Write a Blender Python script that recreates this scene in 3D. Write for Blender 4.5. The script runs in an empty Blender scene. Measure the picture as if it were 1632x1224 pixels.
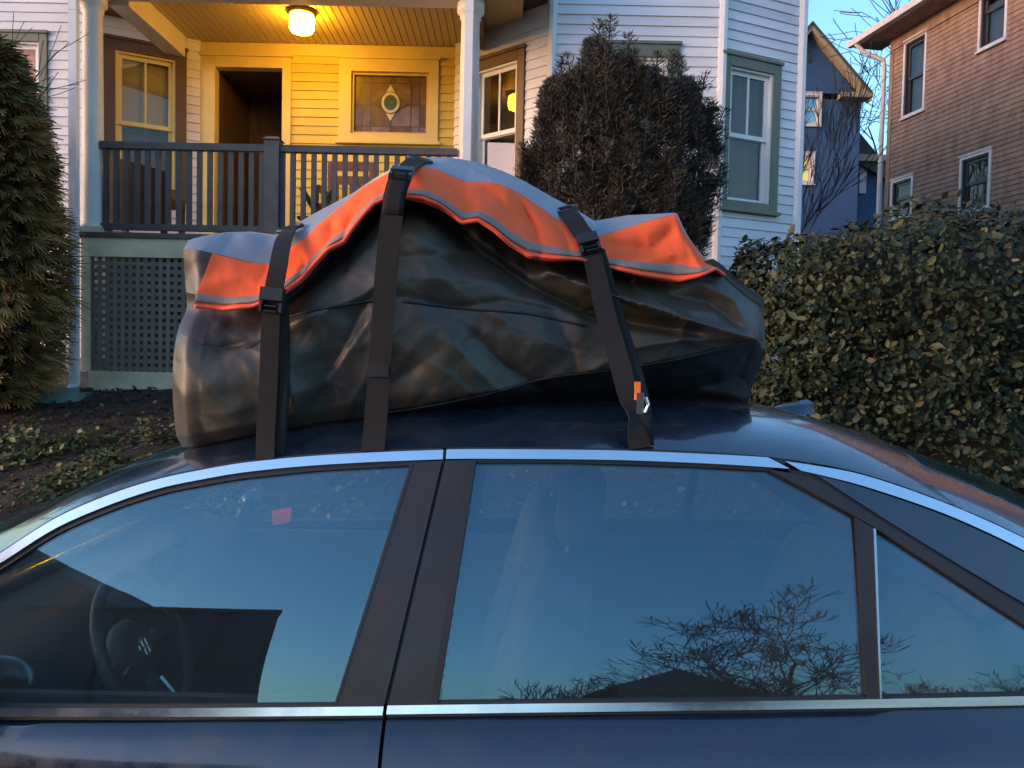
import bpy, math, random
import numpy as np
from mathutils import Vector, Matrix, noise
R_ = math.radians
random.seed(7); rng = np.random.default_rng(7)
scene = bpy.context.scene
col = scene.collection

# ------------------------------------------------------------------ camera
F = 1280.0
CAM = Vector((0, 0, 1.62))
PITCH, ROLL = R_(-2.33), R_(1.2)
_f = Vector((0, math.cos(PITCH), math.sin(PITCH)))
_u0 = Vector((0, -math.sin(PITCH), math.cos(PITCH)))
_r0 = Vector((1, 0, 0))
RGT = (_r0 * math.cos(ROLL) + _u0 * math.sin(ROLL))
UPV = (_u0 * math.cos(ROLL) - _r0 * math.sin(ROLL))
cd = bpy.data.cameras.new('camera'); cam = bpy.data.objects.new('camera', cd); col.objects.link(cam)
cd.sensor_width = 36; cd.lens = 36 * F / 1632; cd.clip_end = 2000; cd.clip_start = 0.05
m3 = Matrix((RGT, UPV, -_f)).transposed()
cam.matrix_world = Matrix.Translation(CAM) @ m3.to_4x4()
scene.camera = cam

# ------------------------------------------------------------------ light
SUN_EL, SUN_AZ = 4.0, 248.0        # degrees; azimuth clockwise from +Y (behind the camera, to its left)
EXPOSURE = 3.22
w = bpy.data.worlds.new('World'); scene.world = w; w.use_nodes = True
nt = w.node_tree; nt.nodes.clear()
sky = nt.nodes.new('ShaderNodeTexSky'); sky.sky_type = 'NISHITA'; sky.sun_disc = False
sky.sun_elevation = R_(SUN_EL); sky.sun_rotation = R_(SUN_AZ)
sky.air_density = 1.0; sky.dust_density = 3.0; sky.ozone_density = 2.9
bg = nt.nodes.new('ShaderNodeBackground'); bg.inputs['Strength'].default_value = 0.12
wo = nt.nodes.new('ShaderNodeOutputWorld')
nt.links.new(sky.outputs[0], bg.inputs[0]); nt.links.new(bg.outputs[0], wo.inputs[0])
sl = bpy.data.lights.new('sun', 'SUN'); sl.energy = 0.28; sl.angle = R_(45); sl.color = (1.0, 0.50, 0.60)
so = bpy.data.objects.new('sun', sl); col.objects.link(so)
sd = Vector((math.sin(R_(SUN_AZ)) * math.cos(R_(SUN_EL)), math.cos(R_(SUN_AZ)) * math.cos(R_(SUN_EL)), math.sin(R_(SUN_EL))))
so.rotation_euler = sd.to_track_quat('Z', 'Y').to_euler(); so.location = (0, -20, 20)
vs = scene.view_settings
vs.view_transform = 'Standard'; vs.look = 'None'; vs.gamma = 1.0; vs.exposure = EXPOSURE; vs.use_curve_mapping = False

# ------------------------------------------------------------------ helpers
def ray(px, py):
    return _f + RGT * ((px - 816) / F) + UPV * ((612 - py) / F)
def at(px, py, Y):
    d = ray(px, py); return CAM + d * (Y / d.y)
def zxy(X, Y, py):
    """height of the point at plan position X,Y that projects on image row py, and its column"""
    v = (612 - py) / F
    u = (Y * (_f.x + v * UPV.x) - X * (_f.y + v * UPV.y)) / (X * RGT.y - Y * RGT.x)
    d = _f + RGT * u + UPV * v
    return CAM.z + d.z * (Y / d.y), 816 + F * u
def lerp(a, b, t): return a + (b - a) * t
def tab(t, x):
    if x <= t[0][0]: return t[0][1]
    for (a, b), (c, d) in zip(t, t[1:]):
        if x <= c: return b + (d - b) * (x - a) / (c - a)
    return t[-1][1]
def resample(pl, n):
    pl = [Vector((p[0], p[1])) for p in pl]
    if len(pl) > 3:
        q = []
        for i in range(len(pl) - 1):
            p0, p1, p2, p3 = pl[max(i - 1, 0)], pl[i], pl[i + 1], pl[min(i + 2, len(pl) - 1)]
            for k in range(6):
                t = k / 6; m1 = (p2 - p0) * (.5 * min(1, (p2 - p1).length / max(1e-6, (p1 - p0).length or 1e9))); m2 = (p3 - p1) * (.5 * min(1, (p2 - p1).length / max(1e-6, (p3 - p2).length or 1e9)))
                q.append(p1 * (2*t**3 - 3*t*t + 1) + m1 * (t**3 - 2*t*t + t) + p2 * (-2*t**3 + 3*t*t) + m2 * (t**3 - t*t))
        pl = q + [pl[-1]]
    L = [0]
    for a, b in zip(pl, pl[1:]): L.append(L[-1] + (b - a).length)
    out = []
    for i in range(n):
        s = L[-1] * i / (n - 1); k = 0
        while k < len(L) - 2 and L[k + 1] < s: k += 1
        t = (s - L[k]) / max(1e-9, L[k + 1] - L[k]); out.append(pl[k].lerp(pl[k + 1], t))
    return out

class MB:
    def __init__(s): s.v = []; s.f = []
    def add(s, vs, fs):
        o = len(s.v); s.v += [tuple(p) for p in vs]; s.f += [tuple(i + o for i in f) for f in fs]; return s
    def box(s, a, b):
        x0, y0, z0 = a; x1, y1, z1 = b
        return s.add([(x0,y0,z0),(x1,y0,z0),(x1,y1,z0),(x0,y1,z0),(x0,y0,z1),(x1,y0,z1),(x1,y1,z1),(x0,y1,z1)],
                     [(0,3,2,1),(4,5,6,7),(0,1,5,4),(1,2,6,5),(2,3,7,6),(3,0,4,7)])
    def hexa(s, p):   # 8 points: bottom ring 0-3, top ring 4-7
        return s.add(p, [(0,3,2,1),(4,5,6,7),(0,1,5,4),(1,2,6,5),(2,3,7,6),(3,0,4,7)])
    def tube(s, pts, rad, n=6, cap=True):
        pts = [Vector(p) for p in pts]; m = len(pts)
        if not hasattr(rad, '__len__'): rad = [rad] * m
        up = None; base = len(s.v)
        for i, p in enumerate(pts):
            d = (pts[min(i + 1, m - 1)] - pts[max(i - 1, 0)]).normalized()
            if up is None:
                up = Vector((0, 0, 1)) if abs(d.z) < .9 else Vector((1, 0, 0))
            a = d.cross(up)
            if a.length < 1e-5: a = d.cross(Vector((0, 1, 0)))
            a.normalize(); b = a.cross(d).normalized(); up = b
            for k in range(n):
                t = 2 * math.pi * k / n
                s.v.append(tuple(p + (a * math.cos(t) + b * math.sin(t)) * rad[i]))
        for i in range(m - 1):
            for k in range(n):
                k2 = (k + 1) % n
                s.f.append((base + i*n + k, base + i*n + k2, base + (i+1)*n + k2, base + (i+1)*n + k))
        if cap:
            s.f.append(tuple(base + k for k in range(n))[::-1]); s.f.append(tuple(base + (m-1)*n + k for k in range(n)))
        return s
    def lathe(s, prof, c, n=24):
        base = len(s.v)
        for r, z in prof:
            for k in range(n):
                t = 2 * math.pi * k / n; s.v.append((c[0] + r*math.cos(t), c[1] + r*math.sin(t), c[2] + z))
        for i in range(len(prof) - 1):
            for k in range(n):
                k2 = (k + 1) % n
                s.f.append((base+i*n+k, base+i*n+k2, base+(i+1)*n+k2, base+(i+1)*n+k))
        s.f.append(tuple(base+k for k in range(n))[::-1]); s.f.append(tuple(base+(len(prof)-1)*n+k for k in range(n)))
        return s
    def grid(s, rows, closed=False, thick=None):
        """rows: list of lists of Vectors; thick: list of rows for the back side"""
        n = len(rows[0]); m = len(rows); b = len(s.v)
        for r in rows: s.v += [tuple(p) for p in r]
        for i in range(m - 1):
            for j in range(n - 1):
                s.f.append((b+i*n+j, b+i*n+j+1, b+(i+1)*n+j+1, b+(i+1)*n+j))
        if thick:
            c = len(s.v)
            for r in thick: s.v += [tuple(p) for p in r]
            for i in range(m - 1):
                for j in range(n - 1):
                    s.f.append((c+i*n+j, c+(i+1)*n+j, c+(i+1)*n+j+1, c+i*n+j+1))
            for j in range(n - 1):
                s.f.append((b+j, c+j, c+j+1, b+j+1)); k = (m-1)*n
                s.f.append((b+k+j, b+k+j+1, c+k+j+1, c+k+j))
            for i in range(m - 1):
                s.f.append((b+i*n, b+(i+1)*n, c+(i+1)*n, c+i*n)); k = n - 1
                s.f.append((b+i*n+k, c+i*n+k, c+(i+1)*n+k, b+(i+1)*n+k))
        return s
    def build(s, name, mat, parent=None, smooth=False, **props):
        me = bpy.data.meshes.new(name)
        off = root_loc(parent)
        me.from_pydata([(x-off[0], y-off[1], z-off[2]) for x, y, z in s.v], [], s.f); me.update()
        return link(name, me, mat, parent, smooth, **props)
def root_loc(parent):
    if parent is None: return (0, 0, 0)
    p = parent
    while p.parent: p = p.parent
    return tuple(p.location)
def link(name, me, mat, parent=None, smooth=False, loc=None, **props):
    o = bpy.data.objects.new(name, me); col.objects.link(o)
    if mat is not None and not me.materials: me.materials.append(mat)
    if smooth:
        for p in me.polygons: p.use_smooth = True
    if parent: o.parent = parent
    if loc is not None: o.location = loc
    for k, v in props.items(): o[k] = v
    return o
def thing(name, label, cat, loc, group=None):
    o = bpy.data.objects.new(name, None); col.objects.link(o); o.location = loc
    o.empty_display_size = .1
    o['label'] = label; o['category'] = cat
    if group: o['group'] = group
    return o
def npmesh(name, V, Fc, mat, parent=None, tint=None, smooth=False, **props):
    """fast mesh from numpy arrays: V (n,3), Fc (m,k); tint per face 0..1"""
    off = np.array(root_loc(parent)); me = bpy.data.meshes.new(name)
    V = np.asarray(V, float) - off; Fc = np.asarray(Fc, np.int32); m, k = Fc.shape
    me.vertices.add(len(V)); me.vertices.foreach_set('co', V.astype(np.float32).ravel())
    me.loops.add(m * k); me.loops.foreach_set('vertex_index', Fc.ravel())
    me.polygons.add(m); me.polygons.foreach_set('loop_start', np.arange(0, m*k, k, dtype=np.int32))
    me.polygons.foreach_set('loop_total', np.full(m, k, np.int32))
    me.update(calc_edges=True)
    if tint is not None:
        a = me.attributes.new('tint', 'FLOAT', 'FACE'); a.data.foreach_set('value', np.asarray(tint, np.float32))
    return link(name, me, mat, parent, smooth, **props)

# ------------------------------------------------------------------ materials
def mat(name, c, rough=.6, metal=0., var=.12, scale=6., bump=0., bscale=40., coat=0., spec=.5, stretch=(1,1,1), c2=None, sharp=False, rvar=0., orand=0.):
    m = bpy.data.materials.new(name); m.use_nodes = True; n = m.node_tree.nodes; l = m.node_tree.links
    b = n['Principled BSDF']
    b.inputs['Roughness'].default_value = rough; b.inputs['Metallic'].default_value = metal
    b.inputs['Coat Weight'].default_value = coat; b.inputs['Coat Roughness'].default_value = .06
    b.inputs['Specular IOR Level'].default_value = spec
    tc = n.new('ShaderNodeTexCoord'); mp = n.new('ShaderNodeMapping'); mp.inputs['Scale'].default_value = stretch
    l.new(tc.outputs['Object'], mp.inputs[0])
    nz = n.new('ShaderNodeTexNoise'); nz.inputs['Scale'].default_value = scale; nz.inputs['Detail'].default_value = 5
    l.new(mp.outputs[0], nz.inputs['Vector'])
    rp = n.new('ShaderNodeValToRGB'); l.new(nz.outputs['Fac'], rp.inputs[0])
    a = tuple(x * (1 - var) for x in c); d = c2 or tuple(min(1, x * (1 + var)) for x in c)
    rp.color_ramp.elements[0].position = .45 if sharp else .3; rp.color_ramp.elements[1].position = .55 if sharp else .7
    rp.color_ramp.elements[0].color = (*a, 1); rp.color_ramp.elements[1].color = (*d, 1)
    if orand:
        oi = n.new('ShaderNodeObjectInfo'); mr = n.new('ShaderNodeMapRange'); mr.inputs['To Min'].default_value = 1 - orand; mr.inputs['To Max'].default_value = 1 + orand * .4
        l.new(oi.outputs['Random'], mr.inputs['Value']); mm = n.new('ShaderNodeMix'); mm.data_type = 'RGBA'; mm.blend_type = 'MULTIPLY'; mm.inputs['Factor'].default_value = 1
        l.new(rp.outputs[0], mm.inputs['A']); l.new(mr.outputs[0], mm.inputs['B']); l.new(mm.outputs['Result'], b.inputs['Base Color'])
    else: l.new(rp.outputs[0], b.inputs['Base Color'])
    if rvar:
        n3 = n.new('ShaderNodeTexNoise'); n3.inputs['Scale'].default_value = 7; n3.inputs['Detail'].default_value = 9; n3.inputs['Roughness'].default_value = .7; l.new(mp.outputs[0], n3.inputs['Vector'])
        for sock, base_r in (('Roughness', rough), ('Coat Roughness', .06)):
            m4 = n.new('ShaderNodeMapRange'); m4.inputs['From Min'].default_value = .3; m4.inputs['From Max'].default_value = .75
            m4.inputs['To Min'].default_value = base_r * (1 - rvar * .4); m4.inputs['To Max'].default_value = base_r * (1 + rvar); l.new(n3.outputs['Fac'], m4.inputs['Value']); l.new(m4.outputs[0], b.inputs[sock])
    if bump:
        n2 = n.new('ShaderNodeTexNoise'); n2.inputs['Scale'].default_value = bscale; n2.inputs['Detail'].default_value = 4
        l.new(mp.outputs[0], n2.inputs['Vector'])
        bp = n.new('ShaderNodeBump'); bp.inputs['Strength'].default_value = bump; bp.inputs['Distance'].default_value = .02
        l.new(n2.outputs['Fac'], bp.inputs['Height']); l.new(bp.outputs[0], b.inputs['Normal'])
    return m
def leafmat(name, ramp, rough=.5, trans=.0, spec=.4):
    m = bpy.data.materials.new(name); m.use_nodes = True; n = m.node_tree.nodes; l = m.node_tree.links
    b = n['Principled BSDF']; b.inputs['Roughness'].default_value = rough; b.inputs['Specular IOR Level'].default_value = spec
    at_ = n.new('ShaderNodeAttribute'); at_.attribute_name = 'tint'
    rp = n.new('ShaderNodeValToRGB'); l.new(at_.outputs['Fac'], rp.inputs[0])
    e = rp.color_ramp.elements
    while len(e) < len(ramp): e.new(.5)
    for k, (p, c) in enumerate(ramp): e[k].position = p; e[k].color = (*c, 1)
    l.new(rp.outputs[0], b.inputs['Base Color'])
    return m
def glass(name, tint, ior=1.5, rough=.0, haze=0., refl=(1, 1, 1)):
    m = bpy.data.materials.new(name); m.use_nodes = True; n = m.node_tree.nodes; l = m.node_tree.links
    n.remove(n['Principled BSDF']); o = n['Material Output']
    t = n.new('ShaderNodeBsdfTransparent'); t.inputs[0].default_value = (*tint, 1)
    g = n.new('ShaderNodeBsdfGlossy'); g.inputs['Roughness'].default_value = rough; g.inputs['Color'].default_value = (*refl, 1)
    lw = n.new('ShaderNodeLayerWeight'); lw.inputs['Blend'].default_value = .5
    pw = n.new('ShaderNodeMath'); pw.operation = 'POWER'; pw.inputs[1].default_value = 5; l.new(lw.outputs['Facing'], pw.inputs[0])
    r0 = ((ior - 1) / (ior + 1)) ** 2
    fr = n.new('ShaderNodeMath'); fr.operation = 'MULTIPLY_ADD'; fr.inputs[1].default_value = 1 - r0; fr.inputs[2].default_value = r0; l.new(pw.outputs[0], fr.inputs[0])
    mx = n.new('ShaderNodeMixShader'); l.new(fr.outputs[0], mx.inputs[0]); l.new(t.outputs[0], mx.inputs[1]); l.new(g.outputs[0], mx.inputs[2])
    if haze:
        df = n.new('ShaderNodeBsdfDiffuse'); df.inputs[0].default_value = (.55, .62, .64, 1); m2 = n.new('ShaderNodeMixShader'); m2.inputs[0].default_value = haze
        l.new(mx.outputs[0], m2.inputs[1]); l.new(df.outputs[0], m2.inputs[2]); l.new(m2.outputs[0], o.inputs['Surface'])
    else: l.new(mx.outputs[0], o.inputs['Surface'])
    nz = n.new('ShaderNodeTexNoise'); nz.inputs['Scale'].default_value = 3.0; nz.inputs['Detail'].default_value = 1
    tc = n.new('ShaderNodeTexCoord'); l.new(tc.outputs['Object'], nz.inputs['Vector'])
    bp = n.new('ShaderNodeBump'); bp.inputs['Strength'].default_value = .03; bp.inputs['Distance'].default_value = .02
    l.new(nz.outputs['Fac'], bp.inputs['Height']); l.new(bp.outputs[0], g.inputs['Normal'])
    return m
def emit(name, c, s):
    m = bpy.data.materials.new(name); m.use_nodes = True; n = m.node_tree.nodes; l = m.node_tree.links
    b = n['Principled BSDF']; b.inputs['Emission Color'].default_value = (*c, 1); b.inputs['Emission Strength'].default_value = s
    b.inputs['Base Color'].default_value = (*c, 1)
    return m
def camo(name):
    m = bpy.data.materials.new(name); m.use_nodes = True; n = m.node_tree.nodes; l = m.node_tree.links
    b = n['Principled BSDF']; b.inputs['Roughness'].default_value = .46; b.inputs['Specular IOR Level'].default_value = .5
    tc = n.new('ShaderNodeTexCoord')
    def nzz(sc, seed, st=(1, 1, 1)):
        mp = n.new('ShaderNodeMapping'); mp.inputs['Location'].default_value = (seed, seed * 1.7, seed * .3); mp.inputs['Scale'].default_value = st
        mp.inputs['Rotation'].default_value = (0, R_(25), 0)
        z = n.new('ShaderNodeTexNoise'); z.inputs['Scale'].default_value = sc; z.inputs['Detail'].default_value = 2.5; z.inputs['Distortion'].default_value = .4
        l.new(tc.outputs['Object'], mp.inputs[0]); l.new(mp.outputs[0], z.inputs['Vector']); return z
    def thr(z, lo, hi):
        r = n.new('ShaderNodeMapRange'); r.inputs['From Min'].default_value = lo; r.inputs['From Max'].default_value = hi; l.new(z.outputs['Fac'], r.inputs['Value']); return r
    cur = None
    base = (.056, .050, .036)
    for sc, sd_, lo, hi, c, st in ((3.0, 3.1, .42, .62, (.044, .036, .029), (1, 1, .7)), (4.0, 9.2, .50, .66, (.052, .049, .030), (.8, 1, 1.2)),
                                    (6.0, 15.7, .60, .70, (.045, .038, .038), (1.3, 1, .8))):
        t = thr(nzz(sc, sd_, st), lo, hi); mx = n.new('ShaderNodeMix'); mx.data_type = 'RGBA'
        l.new(t.outputs[0], mx.inputs['Factor'])
        if cur is None: mx.inputs['A'].default_value = (*base, 1)
        else: l.new(cur.outputs['Result'], mx.inputs['A'])
        mx.inputs['B'].default_value = (*c, 1); cur = mx
    l.new(cur.outputs['Result'], b.inputs['Base Color'])
    z = nzz(26, 2.2); bp = n.new('ShaderNodeBump'); bp.inputs['Strength'].default_value = .10; bp.inputs['Distance'].default_value = .01
    l.new(z.outputs['Fac'], bp.inputs['Height'])
    wz = n.new('ShaderNodeTexNoise'); wz.inputs['Scale'].default_value = 3.; l.new(tc.outputs['Object'], wz.inputs['Vector'])
    ad = n.new('ShaderNodeMix'); ad.data_type = 'RGBA'; ad.blend_type = 'ADD'; ad.inputs['Factor'].default_value = .35; l.new(tc.outputs['Object'], ad.inputs['A']); l.new(wz.outputs['Color'], ad.inputs['B'])
    prev = bp
    for sc_, st_ in ((3.6, .28), (8.5, .07)):
        vo = n.new('ShaderNodeTexVoronoi'); vo.feature = 'DISTANCE_TO_EDGE'; vo.inputs['Scale'].default_value = sc_; l.new(ad.outputs['Result'], vo.inputs['Vector'])
        mr = n.new('ShaderNodeMapRange'); mr.interpolation_type = 'SMOOTHSTEP'; mr.inputs['From Max'].default_value = .22; l.new(vo.outputs['Distance'], mr.inputs['Value'])
        b2 = n.new('ShaderNodeBump'); b2.invert = True; b2.inputs['Strength'].default_value = st_; b2.inputs['Distance'].default_value = .02; l.new(mr.outputs[0], b2.inputs['Height']); l.new(prev.outputs[0], b2.inputs['Normal']); prev = b2
    l.new(prev.outputs[0], b.inputs['Normal'])
    return m

M = dict(
    white=mat('white_siding_paint', (.74, .735, .765), .55, var=.10, scale=1.6, bump=.06, orand=.10),
    trim=mat('white_trim_paint', (.78, .78, .78), .45, var=.04),
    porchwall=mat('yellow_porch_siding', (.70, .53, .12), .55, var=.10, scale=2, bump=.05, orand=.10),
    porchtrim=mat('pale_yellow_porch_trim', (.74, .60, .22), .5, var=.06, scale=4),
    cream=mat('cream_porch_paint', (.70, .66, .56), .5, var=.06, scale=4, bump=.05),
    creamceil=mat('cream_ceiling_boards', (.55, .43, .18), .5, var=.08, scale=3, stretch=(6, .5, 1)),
    green=mat('sage_green_casing', (.15, .17, .12), .5, var=.1),
    brown=mat('brown_casing', (.10, .06, .03), .5, var=.12),
    grey=mat('grey_railing_paint', (.085, .075, .072), .5, var=.2, scale=8, bump=.1, orand=.15),
    lattice=mat('grey_lattice_paint', (.20, .165, .13), .6, var=.25, scale=5, orand=.2),
    board=mat('weathered_cream_skirt', (.66, .54, .34), .6, var=.25, scale=4, bump=.1),
    concrete=mat('pier_concrete', (.25, .26, .24), .9, var=.2, bump=.3),
    darkdoor=mat('dark_stained_door', (.12, .072, .03), .35, var=.3, scale=3, stretch=(6, 1, .6)),
    redwood=mat('red_brown_chair_wood', (.20, .07, .035), .45, var=.25, stretch=(4, 4, 1)),
    darkwood=mat('dark_brown_bench_wood', (.05, .033, .025), .5, var=.25),
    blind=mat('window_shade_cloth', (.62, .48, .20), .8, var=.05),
    curtain=mat('brown_curtain', (.16, .11, .09), .9, var=.3, scale=2, stretch=(20, 1, .3)),
    darkroom=mat('dim_room', (.05, .045, .04), .9, var=.2),
    winglass=glass('house_window_glass', (.84, .85, .84), 1.45),
    carglass=glass('car_window_glass', (.84, .90, .89), 1.95, haze=.012, refl=(.50, .84, 1.0)),
    lead=mat('lead_came', (.08, .075, .06), .4, metal=.6),
    sg_clear=mat('stained_glass_tan', (.17, .11, .055), .15, var=.35, scale=9),
    sg_green=mat('stained_glass_green', (.05, .10, .05), .12, var=.3, scale=12),
    sg_pale=mat('stained_glass_pale', (.55, .52, .33), .15, var=.2, scale=20),
    lampmetal=mat('lamp_bronze', (.12, .08, .04), .35, metal=.8),
    lampglass=emit('lit_lamp_glass', (1.0, .46, .025), 9.6),
    shingle=mat('brown_cedar_shingle', (.27, .15, .10), .8, var=.25, scale=6, bump=.15, stretch=(1, 1, .5), c2=(.33, .205, .14), orand=.14),
    bluehouse=mat('slate_blue_siding', (.028, .075, .16), .7, var=.1, scale=1.5),
    rake=mat('tan_rake_board', (.33, .25, .16), .6, var=.1),
    roofing=mat('dark_roof_shingles', (.06, .058, .06), .9, var=.25, scale=9, bump=.3),
    darksash=mat('dark_sash_paint', (.03, .03, .035), .4),
    palesash=mat('pale_frame_paint', (.55, .50, .48), .5),
    litwin=emit('lit_window_yellow', (1.0, .80, .16), .075),
    litblue=emit('lit_window_blue', (.22, .60, .95), .05),
    bark=mat('grey_bark', (.07, .058, .05), .9, var=.3, scale=14, bump=.4, stretch=(1, 1, .3)),
    wire=mat('black_cable', (.03, .03, .03), .6),
    paint=mat('navy_car_paint', (.003, .010, .024), .25, var=.05, coat=1.0, spec=.8, rvar=1.2),
    chrome=mat('bright_window_trim', (.80, .82, .86), .16, metal=1., var=.05, rvar=.8),
    rubber=mat('black_rubber_seal', (.012, .012, .012), .5, var=.1),
    pillar=mat('satin_black_pillar', (.014, .011, .012), .42, var=.3, coat=.15, rvar=.6, scale=10),
    seatm=mat('dark_seat_fabric', (.045, .045, .05), .8, var=.15, scale=20),
    plast=mat('dark_interior_plastic', (.045, .045, .047), .45, var=.1),
    headliner=mat('grey_headliner', (.16, .16, .165), .9, var=.05),
    silver=mat('silver_interior_trim', (.55, .56, .55), .25, metal=1.),
    tyre=mat('tyre_rubber', (.02, .02, .02), .8),
    camo=camo('dark_olive_tarpaulin'),
    toptarp=mat('grey_tarpaulin', (.24, .25, .28), .42, var=.1, scale=5, bump=.1, bscale=22),
    orange=mat('safety_orange_tarpaulin', (1.0, .135, .045), .7, spec=.06, var=.05, scale=4, bump=.08, bscale=18),
    piping=mat('orange_piping', (1.0, .10, .035), .5, var=.05),
    reflect=mat('grey_reflective_tape', (.25, .21, .18), .8, spec=.15, var=.08, bump=.05, bscale=120),
    web=mat('black_webbing', (.016, .015, .014), .8, spec=.25, var=.12, scale=9, bump=.25, bscale=420, stretch=(1, 1, 2.2)),
    buckle=mat('black_buckle_plastic', (.02, .021, .025), .3, var=.05),
    flap_shade=mat('dark_flap_shade', (.028, .02, .018), .5, var=.2, bump=.1, bscale=20),
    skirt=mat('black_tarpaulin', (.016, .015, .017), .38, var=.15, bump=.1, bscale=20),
    tagm=mat('orange_tag', (.9, .22, .03), .5),
    asphalt=mat('asphalt', (.05, .05, .052), .9, var=.2, scale=30, bump=.3, bscale=150),
    paving=mat('concrete_paving', (.28, .27, .26), .9, var=.15, scale=8, bump=.2, bscale=80),
    kerb=mat('granite_kerb', (.32, .31, .30), .85, var=.2, scale=25, bump=.2, bscale=90),
    soil=mat('mulch_soil', (.024, .015, .009), .95, var=.5, scale=14, bump=.9, bscale=45, c2=(.044, .029, .018)),
    paintline=mat('yellow_line', (.6, .45, .08), .7),
    splash=mat('green_plastic', (.14, .22, .19), .5, var=.15),
    yew=leafmat('yew_needles', [(0, (.024, .030, .022)), (.35, (.044, .042, .030)), (.7, (.085, .050, .036)), (1, (.13, .068, .045))], .55),
    arb=leafmat('arborvitae_sprays', [(0, (.075, .060, .022)), (.4, (.20, .135, .042)), (.75, (.36, .20, .062)), (1, (.48, .28, .09))], .6),
    hedge=leafmat('hedge_leaves', [(0, (.009, .016, .010)), (.45, (.022, .034, .016)), (.8, (.050, .060, .023)), (.95, (.075, .075, .03)), (1, (.12, .105, .05))], .5, spec=.25),
    cover=leafmat('ground_cover_leaves', [(0, (.025, .035, .010)), (.6, (.075, .085, .02)), (1, (.19, .17, .05))], .5),
    litter=leafmat('dead_leaves', [(0, (.03, .02, .012)), (.6, (.075, .045, .028)), (1, (.24, .19, .16))], .8),
    core=mat('dark_branches_and_shade', (.006, .006, .004), .95, var=.3),
    oppwall=mat('opposite_house_wall', (.05, .05, .06), .8, var=.1),
    oppwarm=mat('opposite_house_brick', (.14, .08, .05), .8, var=.2),
)

# ------------------------------------------------------------------ ground
KERB_Y = 3.75
def ground_z(x, y):
    prof = [(-400, .3), (-9.5, .16), (-9.4, 0), (KERB_Y, 0), (KERB_Y + .01, .10), (5.05, .14), (5.3, .42), (6.0, .72), (7.5, 1.17), (8.2, 1.25), (40, 1.3), (400, 1.5)]
    z = tab(prof, y)
    if 5.2 < y < 9: z += .05 * noise.noise(Vector((x * .9, y * .9, 3))) + .02 * noise.noise(Vector((x * 4, y * 4, 7)))
    return z
ys = sorted(set([-400, -200, -100, -50, -25, -9.5, -9.4, -4, 0, KERB_Y, KERB_Y + .01] + [4.2, 4.7, 5.05, 5.2] + [5.3 + .1 * k for k in range(38)] + [9.5, 11, 14, 20, 40, 100, 400]))
xs = sorted(set([-400, -150, -60, -25, -15, -10] + [-8 + .15 * k for k in range(114)] + [10, 15, 25, 60, 150, 400]))
mb = MB(); mb.grid([[Vector((x, y, ground_z(x, y))) for x in xs] for y in ys])
mb.build('ground', M['soil'], None, True, kind='structure', label='dark mulched ground rising from the street to the houses')
mb = MB(); mb.grid([[Vector((x, y, .004)) for x in (-300, -30, 0, 30, 300)] for y in (-9.35, -4, KERB_Y - .16)])
mb.build('road', M['asphalt'], None, kind='structure', label='dark asphalt street under the parked car')
for y in (-3.05, -2.85):
    MB().grid([[Vector((x, yy, .008)) for x in (-300, 300)] for yy in (y, y + .1)]).build('road_marking', M['paintline'], None, kind='structure', label='yellow centre line of the street')
k0 = MB().box((0, 0, -.2), (1.48, .15, .135)); kme = bpy.data.meshes.new('kerb_stone'); kme.from_pydata(k0.v, [], k0.f)
kr = bpy.data.objects.new('kerb', None); col.objects.link(kr); kr['kind'] = 'structure'; kr['label'] = 'granite kerb along the street beside the car'; kr.location = (0, KERB_Y - .15, 0)
for k in range(-14, 15): link('kerb_stone', kme, M['kerb'], kr, loc=(k * 1.5, 0, 0))
pv0 = MB().box((0, 0, -.1), (1.19, 1.15, .145)); pme = bpy.data.meshes.new('paving_slab'); pme.from_pydata(pv0.v, [], pv0.f)
pr = bpy.data.objects.new('pavement', None); col.objects.link(pr); pr['kind'] = 'structure'; pr['label'] = 'concrete pavement between kerb and planted bank'; pr.location = (0, KERB_Y + .03, 0)
for k in range(-14, 15): link('paving_slab', pme, M['paving'], pr, loc=(k * 1.2, 0, .005))

# ------------------------------------------------------------------ white house
HY_P, HY_W, HY_B, HY_L = 7.7, 9.4, 8.35, 8.83
house = thing('white_house', 'white clapboard house with lit front porch and green-cased bay windows', 'house', (0, 10, 1.2))
class Wall:
    def __init__(s, x0, y0, x1, y1):
        s.o = Vector((x0, y0, 0)); e = Vector((x1, y1, 0)); s.len = (e - s.o).length; s.d = (e - s.o).normalized(); s.n = Vector((s.d.y, -s.d.x, 0))
    def p(s, u, z, off=0): q = s.o + s.d * u + s.n * off; return Vector((q.x, q.y, z))
    def u(s, px, py=300):
        d = ray(px, py); # intersect plan ray with the wall line
        a = d.x * s.d.y - d.y * s.d.x
        t = ((s.o.x - CAM.x) * s.d.y - (s.o.y - CAM.y) * s.d.x) / a
        q = CAM + d * t; return (Vector((q.x, q.y, 0)) - s.o).dot(s.d)
    def z(s, px, py):
        d = ray(px, py); a = d.x * s.d.y - d.y * s.d.x
        t = ((s.o.x - CAM.x) * s.d.y - (s.o.y - CAM.y) * s.d.x) / a
        return (CAM + d * t).z
    def slab(s, mb, u0, u1, z0, z1, o0, o1):
        mb.hexa([s.p(u0, z0, o1), s.p(u1, z0, o1), s.p(u1, z0, o0), s.p(u0, z0, o0), s.p(u0, z1, o1), s.p(u1, z1, o1), s.p(u1, z1, o0), s.p(u0, z1, o0)]); return mb
EXPO = .1005
stuff_boards = {}
board_n = [0]
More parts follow.
